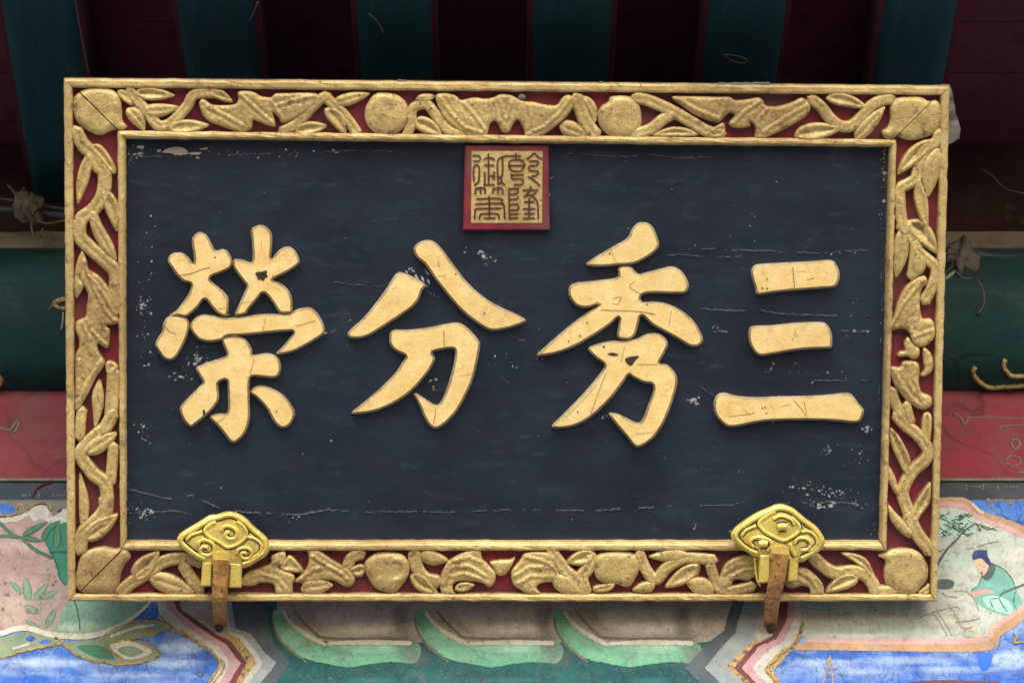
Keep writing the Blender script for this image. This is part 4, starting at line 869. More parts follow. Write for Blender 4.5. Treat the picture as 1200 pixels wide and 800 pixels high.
# left side
stem('L1', [(325, 20), (380, 130), (450, 200), (490, 290), (545, 340), (550, 450), (520, 560), (450, 650), (370, 710), (345, 810)], 46)
lblob('L1', [(430, 195), (452, 280), (430, 400), (380, 530), (340, 592), (328, 470), (343, 350), (380, 250)]); lblob('L1', [(425, 150), (500, 128), (560, 178), (612, 260), (642, 335), (620, 362), (560, 312), (500, 235)]); leaf('L1', (545, 480), (648, 810), 84, -.05); stem('L1', [(450, 660), (480, 740), (510, 810)], 34)
stem('L2', [(350, -10), (360, 120), (440, 205), (540, 295), (635, 400), (632, 600), (640, 700)], 46); lblob('L2', [(435, -50), (510, 0), (570, 90), (622, 190), (643, 305), (560, 252), (500, 170), (448, 60)])
lblob('L2', [(372, 232), (325, 350), (313, 500), (328, 595), (375, 535), (384, 490), (352, 432), (385, 375)])
bat('L2', [(370, 225), (410, 300), (425, 370), (500, 420), (570, 500), (620, 600), (650, 720), (660, 790), (560, 812), (590, 835), (588, 930), (570, 988), (500, 950), (500, 1000), (545, 1080), (547, 1120), (480, 1220), (410, 1360), (326, 1475), (322, 1250), (322, 1050), (350, 980), (350, 910), (325, 850), (330, 780), (400, 740), (410, 660), (420, 560), (370, 470), (358, 430), (365, 380), (366, 300)],
    [[(390, 300), (450, 480), (560, 700), (640, 780)], [(430, 420), (540, 560), (630, 720)], [(450, 850), (560, 960)], [(350, 1080), (350, 1250), (335, 1420)], [(520, 1090), (430, 1230), (350, 1400)], [(380, 800), (430, 900), (440, 1030)]])
lblob('L3', [(558, 372), (600, 352), (658, 400), (612, 465), (568, 452)]); stem('L3', [(620, 430), (618, 520), (612, 620), (600, 770)], 44); lblob('L3', [(510, 498), (542, 600), (542, 700), (512, 800), (475, 870), (460, 760), (453, 610)]); stem('L3', [(375, 735), (362, 830), (355, 950)], 34)
stem('L4', [(620, 20), (560, 130), (480, 205), (400, 280), (362, 345), (400, 420), (470, 510), (550, 570), (570, 680), (562, 800), (540, 880)], 44); leaf('L4', (400, 335), (648, 180), 100); stem('L4', [(618, 280), (610, 420), (595, 570)], 36)
lblob('L4', [(355, 495), (390, 570), (422, 680), (428, 780), (412, 880), (390, 960), (358, 870), (350, 700)])
stem('L5', [(560, 20), (560, 100), (500, 190), (420, 255), (375, 320), (352, 430)], 48); leaf('L5', (390, 345), (656, 150), 108)

# characters
CT = dict(A=(170, 250), B=(170, 380), C=(400, 270), D=(400, 370), E=(610, 250), Fq=(610, 380), G=(820, 290), H=(820, 390))
T.update(CT)
def sp(t, P): return tp(t, P, .2)
ch_rong = part_empty('character', plq, 'gold character of fourteen strokes, glory')
ch_fen = part_empty('character', plq, 'gold character of four strokes, divide')
ch_xiu = part_empty('character', plq, 'gold character of seven strokes, elegant')
ch_san = part_empty('character', plq, 'gold character of three bars, three')
LT = .0115
def glyph(ch, t, pts):
    P = clean(catmull(sp(t, pts), 2.4), 1.0)
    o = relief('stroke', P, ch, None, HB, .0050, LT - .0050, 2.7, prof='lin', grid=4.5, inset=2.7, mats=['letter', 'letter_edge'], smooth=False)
    return o
glyph(ch_rong, 'A', [(275, 150), (290, 125), (320, 112), (355, 125), (380, 160), (400, 200), (415, 220), (450, 212), (480, 220), (505, 255), (513, 290), (500, 320), (455, 345), (400, 365), (380, 385), (400, 410), (450, 450), (485, 490), (490, 540), (485, 590), (470, 605), (430, 590), (390, 550), (350, 505), (310, 550), (265, 590), (235, 606), (180, 597), (140, 602), (185, 568), (230, 510), (255, 470), (270, 425), (265, 410), (225, 400), (190, 370), (155, 320), (133, 285), (140, 252), (170, 233), (215, 233), (255, 260), (283, 294), (285, 240), (275, 190)])
glyph(ch_rong, 'A', [(128, 612), (180, 601), (235, 611), (258, 640), (257, 680), (240, 740), (215, 790), (185, 840), (150, 862), (110, 850), (75, 805), (58, 770), (75, 730), (100, 690), (105, 650)])
glyph(ch_rong, 'A', [(620, 100), (645, 78), (685, 70), (725, 93), (744, 130), (744, 200), (740, 265), (775, 225), (820, 198), (860, 203), (892, 240), (907, 285), (885, 312), (830, 347), (770, 377), (745, 392), (790, 408), (837, 448), (862, 500), (864, 570), (858, 584), (800, 586), (780, 575), (745, 520), (695, 467), (660, 502), (610, 560), (590, 588), (530, 603), (525, 590), (545, 545), (570, 490), (595, 430), (580, 405), (545, 360), (518, 320), (514, 290), (524, 270), (570, 273), (623, 288), (630, 240), (626, 170)])
glyph(ch_rong, 'A', [(264, 655), (285, 620), (330, 595), (400, 600), (470, 612), (550, 608), (680, 592), (800, 590), (850, 587), (890, 563), (960, 553), (1002, 578), (1037, 630), (1054, 680), (1042, 712), (990, 747), (920, 787), (860, 814), (790, 827), (768, 820), (800, 788), (840, 740), (868, 695), (820, 692), (700, 702), (585, 714), (540, 716), (480, 720), (448, 742), (380, 754), (320, 742), (285, 710), (267, 680)])
glyph(ch_rong, 'B', [(450, 94), (480, 74), (540, 70), (580, 82), (607, 110), (627, 150), (632, 180), (700, 172), (750, 178), (787, 208), (797, 260), (782, 302), (750, 314), (690, 310), (627, 307), (614, 330), (612, 372), (613, 440), (614, 540), (602, 600), (577, 652), (530, 692), (500, 687), (470, 652), (430, 602), (378, 547), (400, 528), (440, 522), (475, 523), (485, 500), (485, 430), (480, 330), (465, 325), (430, 345), (432, 390), (432, 440), (402, 490), (350, 542), (300, 582), (270, 602), (240, 582), (213, 540), (203, 500), (213, 473), (260, 423), (320, 363), (340, 340), (320, 305), (298, 260), (330, 238), (400, 213), (460, 193), (478, 180), (470, 150)])
glyph(ch_rong, 'B', [(616, 400), (642, 368), (690, 360), (760, 383), (822, 428), (867, 490), (877, 530), (857, 582), (820, 607), (783, 600), (748, 560), (710, 492), (660, 437)])
glyph(ch_fen, 'C', [(38, 602), (70, 568), (130, 513), (200, 428), (260, 348), (300, 283), (325, 253), (355, 248), (420, 273), (492, 318), (475, 352), (450, 412), (410, 457), (330, 512), (230, 577), (150, 622), (90, 634), (45, 627)])
glyph(ch_fen, 'C', [(423, 110), (450, 75), (500, 58), (545, 68), (592, 113), (662, 208), (732, 298), (830, 388), (930, 448), (1030, 493), (1080, 525), (1060, 547), (980, 574), (900, 587), (850, 577), (780, 532), (700, 467), (620, 377), (550, 287), (490, 202), (440, 157)])
glyph(ch_fen, 'D', [(283, 110), (310, 83), (400, 83), (520, 68), (620, 48), (690, 43), (742, 73), (802, 140), (814, 180), (797, 270), (772, 370), (732, 462), (682, 552), (620, 622), (560, 660), (520, 647), (488, 600), (458, 530), (423, 458), (440, 453), (500, 493), (555, 523), (585, 500), (620, 420), (650, 320), (665, 240), (660, 195), (600, 198), (535, 215), (550, 250), (522, 312), (460, 392), (400, 452), (320, 507), (220, 552), (130, 572), (60, 570), (120, 518), (220, 433), (310, 343), (360, 268), (375, 235), (320, 207), (285, 167)])
glyph(ch_xiu, 'E', [(386, 297), (430, 263), (540, 198), (623, 148), (653, 93), (690, 58), (740, 56), (777, 83), (802, 140), (812, 185), (792, 222), (730, 267), (660, 297), (590, 303), (480, 312), (410, 310)])
glyph(ch_xiu, 'E', [(570, 322), (600, 308), (650, 315), (690, 355), (740, 346), (830, 323), (890, 313), (942, 338), (977, 390), (987, 430), (962, 467), (890, 470), (800, 467), (730, 472), (705, 490), (715, 518), (780, 518), (850, 528), (922, 558), (992, 608), (1042, 670), (1069, 740), (1042, 777), (990, 777), (930, 742), (850, 697), (770, 652), (710, 600), (692, 650), (672, 710), (640, 738), (600, 740), (566, 720), (573, 660), (575, 610), (520, 657), (420, 722), (310, 784), (200, 822), (98, 834), (150, 778), (230, 708), (340, 618), (420, 563), (460, 535), (400, 552), (350, 550), (310, 527), (283, 480), (288, 430), (330, 408), (420, 398), (560, 378), (572, 355)])
glyph(ch_xiu, 'Fq', [(396, 148), (430, 123), (520, 100), (600, 97), (680, 85), (740, 58), (800, 53), (847, 78), (864, 120), (842, 175), (815, 225), (860, 238), (902, 278), (920, 330), (907, 400), (872, 502), (832, 592), (772, 672), (700, 717), (660, 707), (620, 657), (560, 587), (516, 525), (560, 523), (620, 548), (690, 578), (720, 545), (750, 470), (777, 390), (770, 350), (720, 342), (650, 307), (635, 297), (602, 342), (532, 432), (440, 522), (350, 582), (260, 607), (184, 600), (230, 548), (330, 448), (420, 348), (480, 268), (490, 235), (440, 197)])
glyph(ch_san, 'G', [(301, 140), (320, 108), (360, 98), (500, 90), (640, 83), (770, 76), (802, 103), (820, 150), (814, 200), (790, 232), (700, 242), (560, 252), (440, 264), (340, 277), (325, 240), (308, 190)])
glyph(ch_san, 'G', [(288, 490), (310, 463), (420, 457), (560, 443), (700, 438), (747, 453), (774, 510), (774, 582), (740, 592), (620, 597), (520, 610), (420, 627), (350, 634), (313, 602), (288, 545)])
glyph(ch_san, 'H', [(83, 410), (105, 363), (150, 353), (220, 370), (330, 378), (480, 373), (640, 370), (760, 363), (850, 353), (892, 363), (937, 420), (962, 455), (947, 507), (910, 527), (800, 517), (680, 512), (540, 512), (400, 517), (300, 532), (210, 550), (160, 547), (120, 517), (88, 470)])
def thin(name, t, pts, hw, mat, par, h, s=.2, smooth=True):
    P = stroke_outline(tp(t, pts, s) if t else pts, hw, 1.5, smooth); P = clean(P, .4)
    V, Fc = tri_fill(P, [])
    fs = []
    for f in Fc:
        a, b, c = (V[i] for i in f[:3])
        fs.append(f[::-1] if (b[0] - a[0]) * (c[1] - a[1]) - (b[1] - a[1]) * (c[0] - a[0]) > 0 else f)
    return mk(name, [pq(a, b, h) for a, b in V], fs, mat, par)
HT = HB + LT + .0004
def holes(par, t, pts):
    P = clean(catmull(sp(t, pts), 1.2), .4); V, Fc = tri_fill(P, []); fs = []
    for f in Fc:
        a, b, c = (V[i] for i in f[:3])
        fs.append(f[::-1] if (b[0] - a[0]) * (c[1] - a[1]) - (b[1] - a[1]) * (c[0] - a[0]) > 0 else f)
    mk('knot_hole', [pq(a, b, HT) for a, b in V], fs, 'hole', par)
holes(ch_rong, 'A', [(645, 352), (660, 343), (684, 341), (714, 336), (712, 356), (720, 372), (704, 380), (694, 396), (676, 388), (662, 392), (656, 372)])
holes(ch_xiu, 'Fq', [(612, 205), (640, 190), (695, 185), (675, 210), (650, 240), (630, 235)]); holes(ch_xiu, 'Fq', [(508, 175), (540, 165), (575, 178), (548, 186)]); holes(ch_xiu, 'Fq', [(482, 128), (492, 124), (494, 136), (484, 138)])
holes(ch_rong, 'B', [(338, 505), (350, 500), (352, 525), (342, 535)]); holes(ch_xiu, 'E', [(515, 236), (528, 230), (526, 242)])
for ch, L in ((ch_rong, [('A', [(170, 365), (260, 355), (330, 330), (380, 318)]), ('A', [(560, 525), (600, 520), (635, 515)]), ('A', [(430, 558), (470, 556)]), ('A', [(880, 660), (940, 645), (1000, 628)]), ('A', [(690, 690), (700, 640), (710, 605)]), ('B', [(450, 85), (500, 70), (545, 68)]),
                         ('B', [(640, 205), (622, 270), (618, 300)]), ('A', [(110, 650), (140, 690), (180, 705)]), ('A', [(440, 440), (470, 500)]), ('B', [(420, 575), (470, 545)]), ('A', [(680, 160), (684, 210)])]),
              (ch_fen, [('C', [(600, 590), (603, 680)]), ('C', [(560, 270), (610, 266)]), ('C', [(565, 170), (575, 215)]), ('D', [(540, 635), (550, 580), (555, 540)]), ('D', [(700, 352), (765, 340)]), ('C', [(300, 345), (330, 330)])]),
              (ch_xiu, [('E', [(470, 566), (600, 570), (700, 576), (790, 592)]), ('E', [(885, 570), (868, 665)]), ('E', [(530, 205), (545, 260), (570, 295)]), ('Fq', [(500, 290), (460, 390), (410, 530)]), ('Fq', [(240, 570), (350, 460), (450, 350)]), ('Fq', [(670, 645), (780, 630)]),
                        ('Fq', [(680, 235), (800, 235)]), ('E', [(545, 500), (590, 490), (570, 530), (540, 530)]), ('Fq', [(610, 130), (590, 220)]), ('E', [(700, 470), (640, 430), (670, 400)])]),
              (ch_san, [('G', [(546, 120), (555, 240)]), ('G', [(560, 480), (558, 510), (540, 548)]), ('G', [(558, 500), (575, 525)]), ('H', [(170, 490), (250, 480), (325, 468)]), ('H', [(250, 440), (298, 482)]), ('H', [(480, 428), (530, 415)]), ('H', [(555, 400), (600, 450), (625, 490)]), ('H', [(610, 400), (628, 480)]), ('G', [(565, 140), (620, 140)]), ('G', [(630, 190), (670, 180)])])):
    for i, (t, L_) in enumerate(L): thin('hairline_crack', t, L_, .26 if i % 3 else .36, 'scratch' if i % 7 else 'hole', ch, HT)
for t, p, ch in (('H', (382, 435), ch_san), ('H', (390, 470), ch_san), ('H', (366, 440), ch_san), ('G', (395, 240), ch_san), ('G', (368, 238), ch_san), ('G', (395, 185), ch_san), ('Fq', (335, 512), ch_xiu), ('Fq', (605, 78), ch_xiu), ('Fq', (348, 68), ch_xiu), ('Fq', (282, 98), ch_xiu), ('E', (390, 640), ch_xiu), ('E', (740, 535), ch_xiu), ('C', (838, 485), ch_fen), ('C', (670, 255), ch_fen), ('B', (770, 512), ch_rong), ('A', (410, 258), ch_rong)):
    a, b = T[t][0] + p[0] * .2, T[t][1] + p[1] * .2
    thin('pin_hole', None, np.array([(a - .5, b), (a + .6, b + .3)]), .8, 'hole', ch, HT, smooth=False)

# seal
T['S'] = (540, 165)
def s4(P): return tp('S', P, .1375)
def prism(name, P, h0, h1, mat, par, bevel=0.0):
    a = [pl(x, y, h1) for x, y in P]; n = len(P); c = np.mean(a, axis=0)
    top = [(c[0] + (p[0] - c[0]) * (1 - bevel), c[1] + (p[1] - c[1]) * (1 - bevel), h1) for p in a]
    mid = [(p[0], p[1], h1 - (.0015 if bevel else 0)) for p in a]; bot = [(p[0], p[1], h0) for p in a]
    v = top + mid + bot; f = [tuple(range(n))[::-1], tuple(2 * n + i for i in range(n))]
    for i in range(n):
        j = (i + 1) % n
        if bevel: f.append((i, j, n + j, n + i))
        f.append((n + i, n + j, 2 * n + j, 2 * n + i))
    return mk(name, lw(v), f, mat, par)
seal = prism('seal_panel', s4([(38, 42), (748, 42), (758, 762), (20, 762)]), HB - .001, HB + .010, 'sealred', plq, .03)
seal['label'] = 'square red seal with gold field and brown seal script'
prism('seal_field', s4([(92, 88), (698, 88), (692, 700), (88, 700)]), HB + .005, HB + .0106, 'gilt_rail', seal)
SEAL = [[(105, 128), (150, 128), (166, 145), (160, 172), (108, 174)], [(112, 345), (108, 260), (115, 222), (135, 206), (155, 222), (158, 300), (150, 350), (118, 378)],
        [(236, 112), (238, 375)], [(200, 165), (212, 150), (236, 146), (265, 150), (288, 165)], [(200, 210), (282, 210)], [(203, 268), (205, 340), (198, 380)], [(205, 376), (285, 374)], [(285, 265), (285, 330)], [(240, 300), (285, 300)],
        [(318, 372), (313, 200), (325, 155), (360, 138), (376, 136)], [(356, 150), (357, 250), (350, 305), (322, 312)], [(318, 372), (345, 352), (342, 310)], [(345, 352), (376, 378)],
        [(376, 130), (512, 130)], [(470, 110), (470, 160)], [(410, 215), (415, 182), (440, 165), (510, 165), (540, 190), (545, 215)], [(545, 212), (520, 252), (480, 262), (430, 250), (410, 212)], [(415, 212), (542, 212)],
        [(425, 286), (440, 300), (436, 325), (520, 325), (532, 345), (525, 372), (455, 374)], [(440, 292), (535, 290)],
        [(568, 152), (600, 130), (625, 106), (650, 130), (692, 156)], [(590, 176), (648, 172), (660, 193), (640, 212), (592, 215), (580, 235), (592, 255), (650, 258), (660, 276), (640, 296), (606, 302)], [(576, 308), (620, 332), (672, 380)],
        [(125, 452), (130, 410), (168, 402), (206, 408), (206, 452)], [(169, 394), (169, 450)], [(274, 450), (278, 414), (318, 404), (356, 412), (356, 455)], [(317, 394), (317, 455)],
        [(135, 496), (335, 492), (352, 515), (350, 536)], [(128, 540), (345, 536), (370, 575), (374, 662)], [(242, 472), (245, 660)], [(120, 666), (122, 602), (142, 580), (340, 576)], [(160, 666), (165, 632), (186, 622), (308, 622), (326, 640), (326, 666)], [(200, 660), (292, 660)],
        [(416, 668), (412, 425), (426, 410), (488, 408)], [(488, 408), (488, 430), (476, 452), (420, 456)], [(420, 500), (478, 497), (488, 478)], [(420, 545), (490, 540)], [(425, 590), (488, 588), (490, 560)], [(420, 626), (490, 622)], [(420, 662), (486, 656)],
        [(530, 422), (655, 420)], [(596, 385), (590, 425), (540, 482)], [(556, 462), (610, 462), (642, 440)], [(604, 470), (640, 500), (656, 545), (660, 666)], [(545, 522), (622, 520)], [(585, 490), (582, 660)], [(533, 580), (632, 580)], [(545, 622), (626, 620)], [(533, 662), (628, 660)]]
for L in SEAL:
    P = clean(stroke_outline(s4(L), 1.05, 1.6), .5)
    try: relief('seal_stroke', P, seal, 'sealink', HB + .0106, .0012, .0003, 1.2, prof='lin', grid=9, smooth=False)
    except Exception as ex: thin('seal_stroke', 'S', L, 1.2, 'sealink', seal, HB + .0114, .1375)

# paint losses and lifted cracks on the lacquer board
def chip_mesh(specs, name, mat):
    V, Fc = [], []
    for (x, y, s, el, an, sd) in specs:
        rr = random.Random(sd); n = rr.choice([3, 4, 4, 5, 6]); b0 = len(V); c = np.array((x, y))
        for k in range(n):
            a = 2 * math.pi * k / n + rr.uniform(-.3, .3); r = s * rr.uniform(.35, 1.5)
            dx, dy = r * math.cos(a) * el, r * math.sin(a)
            V.append(pq(x + dx * math.cos(an) - dy * math.sin(an), y + dx * math.sin(an) + dy * math.cos(an), HB + .0005 + .00002 * (sd % 30)))
        Fc.append(tuple(range(b0 + n - 1, b0 - 1, -1)))
    mk(name, V, Fc, mat, board, kind='stuff')
sp_, sd = [], 0
def cl(x, y, sx, sy, n, smin=.3, smax=1.4, el=1.5, an=0):
    global sd
    for k in range(n):
        sd += 1; s = smin + (smax - smin) * rnd.random() ** 2.6
        sp_.append((rnd.gauss(x, sx), rnd.gauss(y, sy), s, el * rnd.uniform(.6, 1.5), an + rnd.gauss(0, .4), sd))
for a in ((167, 361, 6, 9, 34, .3, 1.9), (172, 410, 5, 16, 20), (178, 300, 6, 20, 16), (228, 420, 7, 6, 24, .4, 1.8, 2.2, -.6), (212, 440, 8, 5, 12), (246, 497, 4, 4, 8), (168, 500, 5, 3, 10, .4, 1.6), (172, 515, 6, 6, 8), (168, 601, 6, 5, 28, .4, 2.0), (152, 600, 2, 20, 16), (480, 316, 3, 3, 5, .6, 1.6, 2, .7), (498, 325, 5, 5, 12, .5, 2.2, 2, .8), (507, 343, 3, 3, 5),
          (571, 300, 8, 5, 14, .4, 1.7), (545, 288, 5, 6, 6), (595, 425, 10, 5, 8), (510, 452, 2, 6, 5), (632, 418, 4, 3, 8, .4, 1.4), (708, 488, 4, 3, 8), (815, 470, 4, 2.4, 10, .6, 2.4, 1.8, -.5), (1016, 502, 5, 3, 16, .4, 2.1), (968, 527, 6, 3, 10, .4, 1.6), (945, 570, 10, 5, 26, .3, 1.6), (975, 578, 12, 4, 30, .3, 1.8), (968, 590, 9, 3, 34, .3, 2.0), (1005, 590, 6, 3, 10), (1000, 535, 12, 8, 14), (864, 622, 10, 4, 6), (814, 615, 2, 2, 3, .6, 1.6), (1025, 622, 2, 5, 8, .5, 1.6), (345, 610, 6, 3, 6),
          (320, 180, 40, 2.2, 26, .3, 1.6, 2.4), (200, 180, 28, 3, 16, .3, 1.4, 2), (160, 178, 8, 4, 14, .4, 1.6), (152, 190, 3, 6, 8), (1036, 195, 2.2, 16, 34, .5, 2.0, .7), (1035, 250, 1.8, 22, 22, .3, 1.3, .6), (1034, 330, 1, 40, 18, .3, 1.1, .5), (985, 297, 16, 2, 6), (590, 245, 8, 8, 5), (640, 205, 10, 12, 8), (390, 388, 6, 3, 8), (1000, 388, 6, 1.6, 8), (835, 384, 10, 1.5, 8), (893, 432, 14, 4, 8), (965, 440, 14, 4, 8)):
    cl(*a)
for k in range(150): cl(rnd.uniform(155, 1030), rnd.uniform(185, 625), .1, .1, 1, .2, .75, 1.6)
chip_mesh(sp_, 'paint_loss', 'chip')
def patch(pts, mat='chip2', h=.0006):
    P = clean(catmull(tp('T1', pts), 1.6), .5); P = P + np.array([[rnd.gauss(0, .3), rnd.gauss(0, .3)] for _ in P]); V, Fc = tri_fill(P, []); fs = []
    for f in Fc:
        a, b, c = (V[i] for i in f[:3]); fs.append(f[::-1] if (b[0] - a[0]) * (c[1] - a[1]) - (b[1] - a[1]) * (c[0] - a[0]) > 0 else f)
    mk('bare_patch', [pq(a, b, HB + h + .0006) for a, b in V], fs, mat, board)
patch([(800, 655), (850, 625), (920, 615), (980, 630), (1000, 665), (940, 682), (860, 665)]); patch([(1000, 668), (1060, 655), (1110, 662), (1060, 678)]); patch([(1090, 632), (1150, 620), (1145, 638)]); patch([(600, 612), (640, 604), (662, 612), (640, 630)], 'chip'); patch([(535, 745), (545, 700), (575, 688), (560, 730)], 'ridge')
def crack(pts, hw=.9, mat='ridge', hgt=.0014):
    P = linear(pts, 3, False); P = P + np.array([[rnd.gauss(0, .4), rnd.gauss(0, .45)] for _ in P]); V, Fc = [], []
    for i, (x, y) in enumerate(P):
        w_ = hw * rnd.uniform(.35, 1.4) * (0.3 if i in (0, len(P) - 1) else 1); hh = hgt * rnd.uniform(.2, 1.2)
        V += [pq(x, y - w_ * 1.1, HB + .0002), pq(x, y + w_ * .4, HB + hh), pq(x, y + w_ * .8, HB + .0002)]
    on = True
    for i in range(len(P) - 1):
        on = on if rnd.random() > (.10 if on else .22) else not on
        if not on: continue
        for k in (0, 1): Fc.append((i * 3 + k, i * 3 + k + 1, i * 3 + 4 + k, i * 3 + 3 + k))
    mk('lifted_crack', V, Fc, mat, board)
crack([(150, 573), (165, 577), (200, 585), (225, 580), (260, 597), (300, 601), (350, 603), (385, 597), (440, 601)], 1.1); crack([(440, 599), (520, 600), (600, 597), (700, 598), (800, 592), (862, 592)], .9); crack([(862, 590), (880, 588), (920, 590), (968, 588), (1010, 590), (1030, 588)], 1.1)
crack([(152, 601), (180, 600), (205, 598), (220, 602)], .9); crack([(820, 362), (860, 364), (890, 363), (915, 368), (960, 370), (1020, 370)], .9); crack([(835, 388), (852, 389), (868, 388)], 1.3); crack([(985, 387), (1000, 389), (1028, 388)], 1.2); crack([(820, 292), (900, 294), (960, 297), (1000, 294), (1030, 293)], .8)
crack([(150, 184), (240, 182), (330, 181), (410, 177), (470, 178)], .9); crack([(660, 180), (720, 184), (760, 182), (800, 186), (835, 184)], .9); crack([(592, 390), (608, 398), (616, 400), (625, 392), (634, 384)], .9); crack([(586, 442), (596, 449), (600, 456)], .8); crack([(222, 502), (225, 514), (219, 530)], .6); crack([(380, 330), (440, 336), (470, 331)], .5); crack([(780, 300), (800, 298), (830, 302), (870, 300)], .6)
crack([(990, 393), (1010, 404), (1026, 418)], .8); crack([(950, 445), (980, 446), (1020, 446)], .7); crack([(820, 452), (830, 460), (840, 466)], .7); 
# open joint between board and right inner rail
gq = [(1037.5, 176), (1043, 175), (1032, 632), (1030.5, 632)]
mk('open_joint', [pq(a, b, HB + .0007) for a, b in gq], [(3, 2, 1, 0)], 'dark', board)
crack([(1034, 270), (1033, 330), (1034, 362), (1031, 420), (1030, 470)], .9, 'chip', .0012)

# torn grey backing showing past the upper right corner, and along the top
bk = [(1085, 101), (1100, 99.5), (1113, 99), (1117, 108), (1118, 122), (1121, 136), (1126, 152), (1124, 162), (1116, 168), (1108, 170), (1106, 190), (1095, 190), (1095, 110)]
P = clean(linear(bk, 3), .6); P = P + np.array([[rnd.gauss(0, .35), rnd.gauss(0, .35)] for _ in P]); V, Fc = tri_fill(P, [])
fs = []
nV = len(V); W = [pq(a, b, -.024 + .002 * math.sin(b * .3)) for a, b in V] + [pq(a, b, -.024 + .002 * math.sin(b * .3)) - PN * .006 for a, b in V]
for f in Fc:
    a, b, c = (V[i] for i in f[:3]); g_ = f[::-1] if (b[0] - a[0]) * (c[1] - a[1]) - (b[1] - a[1]) * (c[0] - a[0]) > 0 else f
    fs.append(g_); fs.append(tuple(i + nV for i in g_[::-1]))
n = len(P); 
for i in range(n): j = (i + 1) % n; fs.append((i, j, nV + j, nV + i))
mk('torn_backing', W, fs, 'grey', plq, label='torn grey cloth showing past the upper right corner')
for (a, b, c) in ((466, 477, 94.5), (702, 706, 97), (840, 902, 98.2)):
    tube('dust_crumb', [pq(x, c + rnd.uniform(-.5, .8), -.004) for x in np.linspace(a, b, max(3, int((b - a) / 4)))], .0018, 'grey', frame, 6)
tube('pebble', [pq(x, 114 + .4 * math.sin(x), -.006) for x in (607, 610, 613, 616)], [.002, .005, .0045, .002], 'grey', frame, 8)

